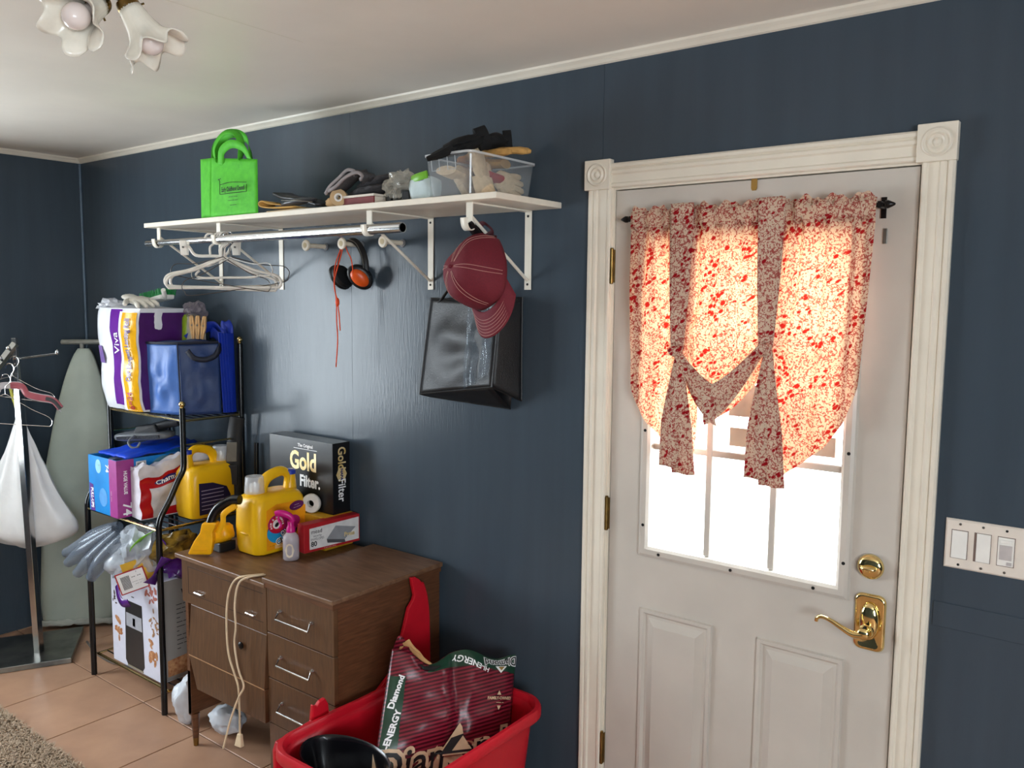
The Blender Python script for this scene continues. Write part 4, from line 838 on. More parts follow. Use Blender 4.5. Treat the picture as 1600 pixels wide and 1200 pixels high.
# ------------------------------------------------------------------ middle shelf
Z2 = .775
dbx = thing('nappy_box', 'bright blue and purple carton of training pants on the rack middle shelf', 'carton', (1.0, -.28, Z2))
cy = M('cyan blue card', (20, 140, 214), .35, rgb2=(16, 120, 196), vscale=8); cp = M('magenta card', (164, 60, 140), .35); cyd = M('blue card inside', (30, 90, 150), .6)
DX, DX2, DY, DY2, DT = .888, 1.128, -.440, -.105, 1.022
B().box(DX, DX2, DY, DY2, Z2+.001, Z2+.004).build('base', cyd, dbx)
for nm, bb in (('front_wall', (DX, DX2, DY, DY+.004)), ('rear_wall', (DX, DX2, DY2-.004, DY2)), ('side_wall', (DX, DX+.004, DY+.004, DY2-.004)), ('side_wall', (DX2-.004, DX2, DY+.004, DY2-.004))): B().box(*bb, Z2+.001, DT).build(nm, cy, dbx)
plate([(1.065, DY, Z2+.002), (DX2, DY, Z2+.002), (DX2, DY, DT-.001), (1.065, DY, DT-.001)], cp, dbx, 'purple_edge'); plate([(DX2, DY, Z2+.002), (DX2, DY+.075, Z2+.002), (DX2, DY+.075, DT-.001), (DX2, DY, DT-.001)], cp, dbx, 'purple_edge')
XD, YD, ZD = V((1, 0, 0)), V((0, 1, 0)), V((0, 0, 1))
fx = DX2+.0009
text('74', .056, (fx, DY+.040, Z2+.036), -ZD, YD, wink, dbx, 'print', bold=.001); text('HUGE VALUE', .021, (fx, DY+.036, Z2+.15), -ZD, YD, wink, dbx, 'print', bold=.0005, sx=.8)
text('4T-5T', .026, (fx, DY+.098, Z2+.045), -ZD, YD, wink, dbx, 'print', bold=.0004); text('74', .034, (1.050, DY-.0009, Z2+.205), -ZD, XD, wink, dbx, 'print', bold=.0008)
text('----- -----', .016, (1.082, DY-.0013, Z2+.09), -ZD, XD, wink, dbx, 'print', sx=.8); text('PULL-UPS', .030, (.915, DY-.0010, Z2+.062), -ZD, XD, wink, dbx, 'print', bold=.001, sx=.7)
plate([(.898, DY-.0002, Z2+.005), (.935, DY-.0002, Z2+.005), (.925, DY-.0002, Z2+.12), (.892, DY-.0002, Z2+.125)], M('violet card', (96, 44, 140), .4), dbx, 'name_patch')
plate(ell((.975, DY-.0003, Z2+.205), XD, ZD, .024, .03), M('mint print', (150, 206, 216), .4), dbx, 'round_badge')
plate(ell((1.01, DY-.0003, Z2+.075), XD, ZD, .034, .04), M('sky print', (90, 160, 226), .4), dbx, 'round_badge')
plate([(fx-.001, DY+.085, DT-.060), (fx-.001, DY+.130, DT-.060), (fx-.001, DY+.130, DT-.015), (fx-.001, DY+.085, DT-.015)], wink, dbx, 'barcode_patch')
for k in range(7): plate([(fx-.0002, DY+.091+.005*k, DT-.054), (fx-.0002, DY+.0932+.005*k, DT-.054), (fx-.0002, DY+.0932+.005*k, DT-.021), (fx-.0002, DY+.091+.005*k, DT-.021)], ink, dbx, 'barcode_bar')
plate(ell((fx-.001, DY+.215, Z2+.15), YD, ZD, .085, .092), M('pale teal print', (96, 152, 176), .45), dbx, 'picture_disc')
# toddler picture reduced to plain figure shapes: shirt, trousers, shoes, head
for o_, r_, c_ in (((DY+.235, Z2+.185), (.026, .036), (150, 116, 92)), ((DY+.245, Z2+.225), (.020, .020), (120, 84, 62)), ((DY+.19, Z2+.20), (.030, .013), (226, 212, 190)), ((DY+.175, Z2+.115), (.040, .010), (120, 40, 40)), ((DY+.205, Z2+.085), (.020, .014), (60, 50, 60))):
    plate(ell((fx-.0002, o_[0], o_[1]), YD, ZD, *r_), M('picture tone %d' % c_[0], c_, .5), dbx, 'picture_shape')
B().blob((.985, -.28, DT-.035), (.085, .14, .030), 3, .3, 3, seed=2).build('plastic_liner', sheer('pale liner', (190, 200, 214), .5, .2, .15), dbx)
bb_ = tag(B().grid(lambda u, v: V((.90+.235*u, -.40+.33*v, DT+.006+.035*math.sin(math.pi*u)*math.sin(2.4*v)*.6+.012*noise.noise(V((u*5, v*5, 1)))+.02*v)), 16, 16).build('folded_blue_bag', M('bright blue nylon', (18, 70, 208), .4, bump=.3), smooth=True, thick=.008), 'folded bright blue bag spread over the open carton', 'bag')
hv = thing('shop_vacuum_head', 'grey and black vacuum floor head lying on the blue bag', 'vacuum head', (1.0, -.22, DT+.06))
gy = M('mid grey plastic', (104, 108, 114), .4); mm = Matrix.Translation((1.015, -.25, DT+.072)) @ Matrix.Rotation(R(28), 4, 'Z') @ Matrix.Rotation(R(-4), 4, 'Y')
B().blob((0, 0, 0), (.135, .055, .020), 3, sq=.6, m=mm).build('foot', gy, hv, smooth=True)
b = B()
for k in range(30): b.box(-.10+.0068*k, -.0965+.0068*k, -.0575, -.048, -.008, .006, mm)
b.build('foot_ridges', M('dark grey plastic', (66, 68, 74), .5), hv)
B().hexa([mm @ V(p) for p in ((-.03, -.045, .012), (.09, -.04, .012), (.09, .045, .012), (-.03, .045, .012), (-.02, -.03, .045), (.07, -.03, .05), (.07, .03, .05), (-.02, .03, .045))]).build('cover', M('charcoal plastic', (40, 42, 46), .4), hv, bevel=.006)
B().tube([mm @ V((.05, 0, .035)), mm @ V((.12, .0, .05)), mm @ V((.17, -.0, .055))], .019, 14).build('neck', M('charcoal plastic', (40, 42, 46), .4), hv, smooth=True)
B().tube(cat([mm @ V(p) for p in ((-.01, -.058, .012), (-.03, -.075, -.015), (-.015, -.082, -.038), (.01, -.078, -.040), (.02, -.068, -.020))], 5), .005, 8).build('pedal_loop', gy, hv, smooth=True)
# toilet paper pack, partly torn
ch = thing('toilet_paper_pack', 'torn red and white plastic pack of toilet paper beside the blue carton', 'toilet paper', (1.2, -.22, Z2))
rw = M('white tissue film', (222, 218, 226), .2, var=.12, vscale=18, bump=.6, bscale=25); rd_ = M('red film', (182, 24, 32), .2, var=.1, vscale=20, bump=.6, bscale=25)
def chf(u, v, off=0.0): return V((1.228+off+.022*math.sin(math.pi*v)*math.sin(math.pi*u)+.014*noise.noise(V((u*4, v*5, 3))), -.395+.33*u+.012*noise.noise(V((v*5, 4, u))), Z2+.002+(.265-.05*(1-u))*v+.02*noise.noise(V((u*6, 7, v)))*v))
b = B().grid(chf, 20, 20).grid(lambda u, v: V(chf(0, v))*(1-u)+V((1.138, -.385, V(chf(0, v)).z))*u, 6, 20).grid(lambda u, v: V(chf(u, 1))*(1-v)+V((1.138, V(chf(u, 1)).y, V(chf(u, 1)).z-.02))*v+V((0, 0, .03*math.sin(v*3)*abs(noise.noise(V((u*6, v*3, 9)))))), 20, 8)
b.build('film', rw, ch, smooth=True)
B().grid(lambda u, v: chf(.02+.70*u, .56+.20*v+.12*u, .0022), 16, 6).build('red_band', rd_, ch, smooth=True); B().grid(lambda u, v: chf(.0+.16*u*(1-.4*v), .02+.74*v, .0022), 6, 16).build('red_band', rd_, ch, smooth=True); B().grid(lambda u, v: chf(.30+.50*u, .02+.16*v, .0022), 14, 6).build('red_band', rd_, ch, smooth=True)
plate([chf(.18+.0+.17+.17*math.cos(a*math.pi/12), .68+.030+.05*math.sin(a*math.pi/12)+.05*math.cos(a*math.pi/12)*.6, .006) for a in range(24)], M('navy print', (28, 36, 110), .4), ch, 'oval_logo')
text('Charmin', .030, (0, 0, 0), (1, 0, 0), (0, 1, 0), wink, ch, 'logo_print', fn=lambda x, y, h: chf(.35+x/.33, .71+y/.26+.06*x/.33*1.7, .0085+h), bold=.0004)
rdp = tag(B().blob((0, 0, 0), (.055, .05, .11), 3, .25, 2.5, m=Matrix.Translation((1.30, -.068, Z2+.125)) @ Matrix.Rotation(R(10), 4, 'Y'), seed=6).build('red_packet', rd_, smooth=True), 'crumpled dark red packet standing behind the first yellow jug', 'packet')

def jug(name, label, M4, front, k=1):
    """laundry jug: long side along local x (0.235), narrow 0.15 along y; clear cap end at +x, blue cap end at -x"""
    t = thing(name, label, 'detergent jug', M4 @ V((0, 0, 0)), None)
    yl = M('yellow jug plastic', (240, 186, 20), .32, var=.05, vscale=6); b = B()
    R_ = []
    for z, hx, hy, ox, rad in ((0, .100, .062, 0, .03), (.006, .110, .070, 0, .034), (.03, .115, .074, 0, .034), (.10, .1165, .075, 0, .032), (.17, .115, .074, 0, .034), (.195, .112, .072, 0, .036), (.212, .104, .064, 0, .04), (.222, .090, .050, .0, .04)):
        R_.append([M4 @ V((x+ox, y, z)) for x, y in rr(0, 0, hx, hy, rad, 6)])
    loft(b, R_, cap0=True, cap1=True)
    bd_ = b.build('body', yl, t, smooth=True)
    B().lathe([(.034, 0), (.034, .012), (.030, .016)], 20, M4 @ Matrix.Translation((.070*k, 0, .214))).build('pour_neck', yl, t, smooth=True)
    h = [(.042, 0, .208), (.036, 0, .245), (.016, 0, .272), (-.02, 0, .286), (-.055, 0, .288), (-.078, 0, .270), (-.084, 0, .235), (-.084, 0, .21)]
    B().tube(cat([M4 @ V((p[0]*k, p[1], p[2])) for p in h], 6), .017, 12, flat=(.021, .015)).build('grip', yl, t, smooth=True)
    nk = B().tube([M4 @ V((-.088*k, 0, .20)), M4 @ V((-.090*k, 0, .262)), M4 @ V((-.090*k, 0, .272))], [.028, .021, .020], 16).build('vent_neck', yl, t, smooth=True)
    B().lathe([(.022, 0), (.022, .016), (.019, .018), (0, .018)], 20, M4 @ Matrix.Translation((-.090*k, 0, .272))).build('blue_cap', M('blue cap plastic', (36, 62, 170), .35), t, smooth=True)
    B().lathe([(.036, .0), (.037, .004), (.033, .058), (.031, .062), (0, .063)], 24, M4 @ Matrix.Translation((.070*k, 0, .226))).build('clear_cap', sheer('clear measuring cap', (226, 230, 236), .42, .1, .12), t, smooth=True)
    B().lathe([(.018, .0), (.018, .03), (.014, .034), (0, .034)], 16, M4 @ Matrix.Translation((.070*k, 0, .229))).build('spout', white_p, t, smooth=True)
    B().blob((0, 0, 0), (.030, .004, .006), 2, m=M4 @ Matrix.Translation((.1165*k, 0, .08)) @ Matrix.Rotation(R(90), 4, 'Z')).build('side_rib', yl, t, smooth=True)
    if front: front(t, M4)
    return t
def back_label(t, M4):
    m = M('navy label', (34, 26, 66), .4); pts = [(-.075+.0, .02), (.085, .02), (.085, .155), (.02, .150), (-.045, .125), (-.062, .09)]
    # label on the local +y ... facing the room side
    plate([M4 @ V((-x, -.0755, z)) for x, z in pts][::-1], m, t, 'rear_label')
    for k in range(6): plate([M4 @ V(p) for p in ((-.075, -.0763, .04+.016*k), (.03, -.0763, .04+.016*k), (.03, -.0763, .043+.016*k), (-.075, -.0763, .043+.016*k))], M('pale print', (170, 160, 190), .5), t, 'rear_label_line')
jug('detergent_jug', 'yellow detergent jug with its back turned, on the rack middle shelf', Matrix.Translation((1.328, -.150, Z2)) @ Matrix.Rotation(R(90), 4, 'Z'), back_label)

# ------------------------------------------------------------------ bottom of the rack
Z3 = .099
af = thing('appliance_carton', 'white photo-printed carton of a kitchen air fryer on the lowest rack shelf', 'carton', (1.13, -.22, Z3))
awh = M('white printed card', (222, 224, 240), .4, var=.03); agr = M('grey printed card', (150, 146, 142), .5, rgb2=(134, 130, 126), vscale=4)
AX0, AX1, AY0, AY1, AZ = .935, 1.338, -.386, -.05, .535
B().box(AX0, AX1, AY0, AY1, Z3, AZ).build('box', awh, af, bevel=.002)
fy = AY0-.0004
plate([(AX1+.0003, AY0+.004, Z3+.003), (AX1+.0003, AY1-.004, Z3+.003), (AX1+.0003, AY1-.004, AZ-.004), (AX1+.0003, AY0+.004, AZ-.004)], agr, af, 'side_print')
k_ = M('charcoal print', (42, 42, 44), .35); cookm = M('browned food print', (150, 84, 48), .6, rgb2=(206, 156, 110), vscale=70); herb = M('grain print', (196, 160, 120), .6, rgb2=(120, 70, 50), vscale=90)
plate([V((x, fy, z)) for x, z in [(1.045, Z3+.03), (1.06, Z3+.012), (1.185, Z3+.012), (1.20, Z3+.03), (1.192, Z3+.30), (1.055, Z3+.30)]], k_, af, 'picture_appliance')
plate([V((x, fy-.0006, z)) for x, z in [(1.060, Z3+.185), (1.190, Z3+.185), (1.188, Z3+.245), (1.062, Z3+.245)]], M('silver print', (176, 178, 186), .4), af, 'picture_panel')
plate([V((x, fy-.0006, z)) for x, z in [(1.115, Z3+.195), (1.135, Z3+.195), (1.135, Z3+.23), (1.115, Z3+.23)]], k_, af, 'picture_knob')
plate([V((x, fy-.0006, z)) for x, z in [(1.06, Z3+.004), (1.19, Z3+.004), (1.19, Z3+.012), (1.06, Z3+.012)]], M('shadow grey print', (150, 140, 120), .5), af, 'picture_base')
text('---', .022, (1.12, fy, Z3+.325), XD, ZD, k_, af, 'print', bold=.001)
def pieces(cx, cz, rx, rz, n, mat, sz):
    for _ in range(n):
        a = random.uniform(0, 6.28); q_ = random.random()**.5; x, z = cx+rx*q_*math.cos(a), cz+rz*q_*math.sin(a); w_ = sz*random.uniform(.6, 1.4); t_ = random.uniform(0, 3.1)
        plate(ell((x, fy-.0004*random.random(), z), (math.cos(t_), 0, math.sin(t_)), (-math.sin(t_), 0, math.cos(t_)), w_, w_*.45, 8), mat, af, 'picture_food')
pieces(.985, Z3+.15, .022, .05, 9, cookm, .02); pieces(1.275, Z3+.13, .04, .06, 14, cookm, .02); pieces(1.29, Z3+.25, .032, .06, 16, herb, .011); pieces(1.27, Z3+.37, .045, .045, 14, M('ham pink print', (176, 104, 92), .6), .014); pieces(.965, Z3+.27, .02, .04, 6, M('dark herb print', (74, 56, 46), .6), .009)
text("What's in", .044, (AX1+.0012, -.215, AZ-.070), YD, ZD, k_, af, 'side_heading', bold=.001, sx=.9)
for k in range(11): text(['----- --', '---- ---', '------ ----', '---', '----- ---- --', '------- ---', '--', '---- ---', '------ ---', '----- ------', '---'][k], .016, (AX1+.0012, -.315, AZ-.115-.019*k), YD, ZD, k_, af, 'side_line', align='LEFT', bold=.0008)
plate([(AX1+.001, -.36, Z3+.02), (AX1+.001, -.10, Z3+.02), (AX1+.001, -.10, Z3+.11), (AX1+.001, -.36, Z3+.09)], cookm, af, 'side_picture')
yb = tag(B().blob((.885, -.20, Z3+.135), (.042, .10, .135), 3, .08, 3, sq=.5).build('yellow_bottle', M('amber yellow plastic', (214, 164, 50), .4), smooth=True), 'amber yellow container tucked behind the air fryer carton', 'container')
# thin grey vinyl gloves hanging out of the shelf
gv = thing('vinyl_sheet_bundle', 'bundle of folded grey translucent vinyl poking out under the blue carton', 'vinyl bundle', (.85, -.42, .66))
vin = sheer('grey vinyl', (118, 128, 142), .52, .22, .15)
for k, (a, b_, c_) in enumerate((((1.06, -.40, .725), (.95, -.45, .675), (.87, -.475, .635)), ((1.06, -.42, .72), (.92, -.48, .64), (.765, -.50, .572)), ((1.08, -.43, .715), (.94, -.50, .615), (.83, -.52, .545)), ((1.11, -.43, .71), (1.02, -.50, .60), (.93, -.53, .52)), ((1.14, -.42, .70), (1.08, -.49, .60), (1.03, -.52, .515)))):
    pts = cat([a, b_, c_], 8); n = len(pts)
    B().tube(pts, [.022+.012*math.sin(math.pi*min(1, i/(n-1)*1.15)) if i < n-1 else .012 for i in range(n)], 12, flat=None).build('fold', vin, gv, smooth=True)
pk_ = thing('snack_packet', 'crinkled clear packet with purple and green print and a price sticker on the carton', 'packet', (1.13, -.30, AZ))
film = sheer('crinkled packet film', (214, 222, 232), .52, .12, .28)
B().blob((0, 0, 0), (.165, .095, .105), 4, .42, 2.4, m=Matrix.Translation((1.165, -.385, .615)) @ Matrix.Rotation(R(-35), 4, 'Y'), seed=12, sq=.85).build('film', film, pk_, smooth=True)
vp = M('violet foil', (82, 30, 122), .25, bump=.5, bscale=30); gp = M('green foil', (126, 196, 40), .3)
ribbon([(1.350, -.435, .545), (1.38, -.43, .58), (1.41, -.42, .62), (1.45, -.41, .665)], .05, 'purple_edge', vp, pk_, .002, side=V((.2, -.6, .8)), tw=.8)
ribbon([(1.15, -.468, .505), (1.18, -.476, .465), (1.215, -.478, .445), (1.25, -.47, .452)], .035, 'purple_edge', vp, pk_, .002, side=V((.6, 0, .8)))
ribbon([(1.315, -.385, .748), (1.295, -.43, .720), (1.275, -.455, .690), (1.26, -.46, .672)], .040, 'green_stripe', gp, pk_, .002, side=V((.8, -.2, .3)), tw=.4)
ribbon([(1.34, -.38, .745), (1.37, -.385, .72), (1.39, -.38, .70)], .05, 'purple_edge', vp, pk_, .002, side=V((.3, -.5, .8)))
so = V((1.268, -.462, .548)); sx_ = V((.52, .80, .28)); sy_ = V((-.12, -.25, .96))
def sq_(o_, w_, h_, d_): return [o_+sx_.normalized()*a*w_+sy_.normalized()*c_*h_+sx_.cross(sy_).normalized()*d_ for a, c_ in ((-1, -1), (1, -1), (1, 1), (-1, 1))]
plate(sq_(so+sx_*.034+sy_*.020-sx_.cross(sy_).normalized()*.004, .058, .058, 0), M('mustard print', (222, 176, 50), .4), pk_, 'mustard_patch')
plate(sq_(so, .056, .046, .002), red_pr, pk_, 'sticker_edge'); st_ = plate(sq_(so, .051, .041, .0035), wink, pk_, 'price_sticker')
nf = sx_.cross(sy_).normalized()
text('-- --', .024, so+nf*.005+sy_*.018+sx_*.02, sx_, sy_, ink, pk_, 'sticker_print'); text('------ -----\n---- --', .011, so+nf*.005-sy_*.010+sx_*.02, sx_, sy_, ink, pk_, 'sticker_print')
for k in range(9): plate([p for p in sq_(so+sx_.normalized()*(-.038+.0038*k), .0010, .028, .0045)], ink, pk_, 'barcode_bar')
gbag = thing('snack_bag', 'glossy yellow and violet snack bag lying between the rack and the cabinet', 'packet', (1.37, -.38, .60))
B().blob((0, 0, 0), (.12, .085, .045), 3, .35, 2.5, m=Matrix.Translation((1.335, -.32, .665)) @ Matrix.Rotation(R(-42), 4, 'Y'), seed=4).build('pouch', M('yellow black foil', (196, 160, 60), .25, rgb2=(40, 30, 34), vscale=22, bump=.4, bscale=30), gbag, smooth=True)
B().blob((0, 0, 0), (.075, .07, .050), 3, .3, 2.5, m=Matrix.Translation((1.325, -.28, .578)), seed=14).build('violet_pouch', vp, gbag, smooth=True)
# strap and stick at the rack's rear corner
stp = thing('webbing_strap', 'black padded strap with a grey buckle hanging from the rack corner', 'strap', (1.43, -.045, .78))
ribbon([(1.432, -.062, 1.195), (1.420, -.064, 1.15), (1.412, -.066, 1.10), (1.404, -.066, 1.03), (1.400, -.066, .95), (1.402, -.064, .86), (1.402, -.063, .80)], .062, 'strap', M('black webbing', (20, 20, 22), .6), stp, .008, side=V((.8, .6, 0)))
for z0_, z1_, m_ in ((1.00, 1.085, M('warm grey plastic', (112, 108, 100), .4)), (.90, .985, M('charcoal plastic', (40, 42, 46), .4))):
    a_ = V((1.402, -.078, 0)); dd_ = V((.8, .6, 0))*.022; B().hexa([a_-dd_+V((0, 0, z0_)), a_+dd_+V((0, 0, z0_)), a_+dd_+V((-.006, .008, z0_)), a_-dd_+V((-.006, .008, z0_)), a_-dd_+V((.005, 0, z1_)), a_+dd_+V((.005, 0, z1_)), a_+dd_+V((-.001, .008, z1_)), a_-dd_+V((-.001, .008, z1_))]).build('buckle', m_, stp, bevel=.003)
tag(B().tube([(1.505, -.03, .77), (1.500, -.022, .95), (1.498, -.018, 1.085)], .010, 10).build('black_rod', blkm, smooth=True), 'short black rod standing beside the hanging strap', 'rod')

# ================================================================== SEWING CABINET
wood = M('walnut veneer', (104, 66, 42), .38, rgb2=(78, 48, 30), vscale=14, stretch=(1, 1, 9), bump=.08, bscale=60); woodx = M('worn walnut top', (122, 92, 68), .42, rgb2=(92, 62, 42), vscale=9, stretch=(1, 5, 5), bump=.1, bscale=40)
woodf = M('walnut front veneer', (98, 68, 44), .36, rgb2=(76, 51, 33), vscale=12, stretch=(9, 1, 1.0), bump=.06, bscale=60)
cab = thing('sewing_cabinet', 'dark brown wooden sewing machine cabinet with three drawers on the right', 'cabinet', (2.13, -.25, 0))
CX0, CX1, CM, CYF, CYB = 1.70, 2.556, 2.214, -.498, -.018
B().box(1.678, 2.222, -.512, -.014, .740, .757).build('top_leaf', woodx, cab, bevel=.003)
B().box(2.212, 2.568, -.514, -.012, .762, .778).build('top_leaf', woodx, cab, bevel=.003); B().box(2.216, 2.562, -.508, -.016, .744, .761).build('leaf_underlay', wood, cab)
B().box(CX0, CX0+.018, CYF+.012, CYB, .13, .740).build('side_panel', wood, cab); B().box(CX1-.018, CX1, CYF+.016, CYB, .10, .744).build('side_panel', wood, cab); B().box(CM, CM+.018, CYF+.016, CYB, .10, .740).build('side_panel', wood, cab); B().box(CX0+.018, CX1-.018, CYB-.012, CYB, .25, .740).build('back_panel', wood, cab)
B().box(CM+.018, CX1-.018, CYF+.02, CYB-.012, .10, .115).build('bottom_panel', wood, cab)
df = B().box(CX0+.001, CM-.001, CYF, CYF+.018, .575, .739).build('drawer_front', woodf, cab, bevel=.0015)
for xa, xb, za, zb in ((1.745, 2.195, .612, .615), (1.745, 2.195, .712, .715), (1.742, 1.745, .612, .715)): B().box(xa, xb, CYF-.0006, CYF, za, zb).build('recess_line', M('dark recess line', (58, 36, 24), .5), df)  # thin dark lines in place of the edges of a recessed panel
for x in (1.815, 2.13): B().tube([(x-.024, CYF-.001, .628), (x-.022, CYF-.008, .628), (x+.022, CYF-.008, .628), (x+.024, CYF-.001, .628)], .0028, 6).build('pull', chrome, df)
fp = B().hexa([(1.748, CYF-.012, .385), (CM-.004, CYF-.012, .385), (CM-.004, CYF+.006, .385), (1.748, CYF+.006, .385), (1.752, CYF+.002, .573), (CM-.004, CYF+.002, .573), (CM-.004, CYF+.018, .573), (1.752, CYF+.018, .573)]).build('knee_flap', woodf, cab, bevel=.002)
B().lathe([(.012, 0), (.013, .005), (.007, .009), (0, .010)], 16, frame((2.078, CYF-.008, .505), (1, 0, 0), (0, 0, 1))).build('keyhole_rose', M('dark bronze knob', (40, 36, 34), .35, .6), fp, smooth=True)
B().prism([(1.750, .383), (CM-.004, .383), (CM-.004, .265), (1.797, .262)], 0, .016, Matrix(((1, 0, 0, 0), (0, 0, -1, CYF+.006), (0, 1, 0, 0), (0, 0, 0, 1)))).build('knee_flap_lower', woodf, cab, bevel=.0015)
B().box(1.752, CM-.006, CYF-.0125, CYF-.010, .3825, .3855).build('flap_edge', M('pale worn edge', (182, 142, 104), .5), cab)
for z0_, z1_ in ((.590, .742), (.432, .587), (.272, .429)):
    d_ = B().box(CM+.003, CX1-.001, CYF, CYF+.018, z0_, z1_).build('drawer', woodf, cab, bevel=.0015)
    zc = z0_+.085; h_ = []
    for x in (2.292, 2.452): B().lathe([(.0065, 0), (.0065, .004), (.004, .008), (.004, .013), (0, .0135)], 12, frame((x, CYF, zc), (1, 0, 0), (0, 0, 1))).build('handle_post', chrome, d_, smooth=True)
    B().tube([(2.292, CYF-.010, zc), (2.288, CYF-.022, zc-.022), (2.456, CYF-.022, zc-.022), (2.452, CYF-.010, zc)], .0034, 8).build('bail_handle', chrome, d_, smooth=True)
B().box(CM+.003, CX1-.001, CYF+.002, CYF+.018, .10, .269).build('plinth_panel', woodf, cab, bevel=.0015)
for x, y in ((CX0+.014, CYF+.03), (CX0+.014, CYB-.03), (CX1-.02, CYF+.03), (CX1-.02, CYB-.03)):
    lg = B().tube([(x, y, .13), (x, y, .03)], [.017, .011], 10).build('leg', wood, cab, smooth=True); B().tube([(x, y, .032), (x, y, .001)], [.0113, .0095], 10).build('ferrule', oldbrass, lg, smooth=True)
B().prism([(0, .30), (0, .125), (.030, .125), (.055, .30)], 0, .02, Matrix(((0, 0, 1, CX0-.001), (1, 0, 0, CYF+.012), (0, 1, 0, 0), (0, 0, 0, 1)))).build('front_stile', wood, cab)
cdm = M('cream flex', (226, 204, 170), .5)
pc = thing('power_cord', 'cream two-strand power cord with plug dangling over the cabinet front', 'power cord', (2.08, -.53, .1))
B().tube(cat([(2.150, -.46, .7610), (2.118, -.51, .7610), (2.085, -.521, .748), (2.052, -.523, .715), (2.030, -.524, .660), (2.022, -.525, .573), (2.029, -.525, .471), (2.061, -.525, .406), (2.082, -.525, .366), (2.087, -.525, .303), (2.086, -.525, .190)], 6), .0036, 8).build('flex', cdm, pc, smooth=True)
B().tube(cat([(2.160, -.46, .7610), (2.135, -.512, .7610), (2.105, -.530, .735), (2.089, -.535, .662), (2.094, -.537, .584), (2.084, -.537, .525), (2.096, -.537, .46), (2.110, -.537, .425), (2.134, -.538, .385), (2.104, -.54, .335), (2.054, -.54, .24), (2.006, -.54, .120)], 6), .0036, 8).build('flex', cdm, pc, smooth=True)
pg = B().hexa([(2.060, -.533, .145), (2.100, -.533, .150), (2.100, -.517, .150), (2.060, -.517, .145), (2.076, -.530, .195), (2.096, -.530, .197), (2.096, -.520, .197), (2.076, -.520, .195)]).build('plug', cdm, pc, bevel=.003)
ZT, ZT2 = .7575, .7785

# things on the cabinet
def jug_front(t, M4):
    """the printed face is the one on local -y; reading runs along +x"""
    or_ = M('orange label', (246, 160, 24), .35)
    P4 = lambda x, z, o_=0.0: M4 @ V((x, -.0754-o_, z))
    plate([P4(*p) for p in [(-.076, .018), (.098, .018), (.103, .160), (.055, .184), (-.03, .186), (-.074, .168)]], or_, t, 'label')
    def ll(cx, cz, rx, rz, rgb, nm, o_, tl=0.0):
        cx -= 0 if nm == 'badge' else .018
        plate([P4(cx+rx*math.cos(a)*math.cos(tl)-rz*math.sin(a)*math.sin(tl), cz+rx*math.cos(a)*math.sin(tl)+rz*math.sin(a)*math.cos(tl), o_) for a in [2*math.pi*k/28 for k in range(28)]], M('print %d %d %d' % rgb, rgb, .4), t, nm)
    ll(.012, .083, .068, .046, (58, 22, 92), 'swirl', .0008); ll(-.020, .074, .038, .030, (40, 160, 214), 'swirl', .0013, -.5); ll(.048, .100, .046, .030, (190, 24, 116), 'swirl', .0017, .35)
    ll(-.008, .112, .044, .036, (176, 20, 104), 'swirl', .0021); ll(-.014, .110, .034, .031, (206, 28, 56), 'emblem', .0025); ll(-.014, .112, .018, .0175, (244, 240, 236), 'emblem', .0029); ll(-.014, .110, .010, .007, (40, 36, 40), 'emblem', .0033, .7)
    ll(.060, .166, .033, .017, (100, 22, 90), 'badge', .0016, .12)
    sm = M4.to_3x3(); X_, Z_ = (sm @ V((1, 0, 0))).normalized(), V((0, 0, 1))
    def word(s_, sz, x, z, mat, up=0.0, o_=.0036, **k): text(s_, sz, P4(x, z, o_), X_*math.cos(up)+Z_*math.sin(up), Z_*math.cos(up)-X_*math.sin(up), mat, t, 'label_print', **k)
    for k, c_ in enumerate('ARM & HAMMER'):
        a = R(205-19*k); word(c_, .0105, -.032+.0265*math.cos(a), .111+.0255*math.sin(a), wink, a-math.pi/2, .0034, bold=.0003)
    word('OXI', .022, .002, .078, ink, .35, .0042, bold=.0024); word('OXI', .022, .002, .078, wink, .35, .0050, bold=.0006)
    word('CLEAN', .027, .004, .056, wink, .35, .0046, bold=.003); word('CLEAN', .027, .004, .056, M('gold ink', (60, 44, 20), .4), .35, .0055, bold=.0005)
    word('-------\n---- ------', .0095, .060, .166, wink, .12, .0030, align='CENTER')
    word('-- ----', .010, -.052, .034, M('brown ink', (120, 50, 20), .5), 0, .001)
    plate([P4(-.040, .020, .0006), P4(.0, .020, .0006), P4(.0, .034, .0006), P4(-.040, .034, .0006)], M('pale orange print', (250, 196, 120), .4), t, 'volume_box'); word('---- -- --', .0065, -.020, .027, ink, 0, .0014)
# clear cap end towards the camera-left front, printed side to the right (+x of the room)
jug('detergent_jug', 'large yellow detergent jug with a printed label on the cabinet top', Matrix.Translation((1.905, -.248, ZT)) @ Matrix.Rotation(R(90), 4, 'Z'), jug_front, -1)
yx = tag(B().box(1.74, 2.098, -.150, -.012, ZT, .884).build('yellow_case', M('yellow card case', (222, 170, 40), .5), bevel=.003), 'low yellow case under the black filter carton', 'case')
fb = thing('filter_carton', 'black carton with gold lettering leaning on the wall above the cabinet', 'carton', (1.9, -.06, .885))
bk = M('black gloss card', (20, 20, 22), .28); gd = M('gold ink print', (226, 190, 110), .35, .3, rgb2=(248, 232, 190), vscale=30)
FX0_, FX1_, FY0_, FY1_, FB, FT = 1.705, 2.090, -.102, -.018, .885, 1.158
B().box(FX0_, FX1_, FY0_, FY1_, FB, FT).build('box', bk, fb, bevel=.0015)
yy = FY0_-.0006
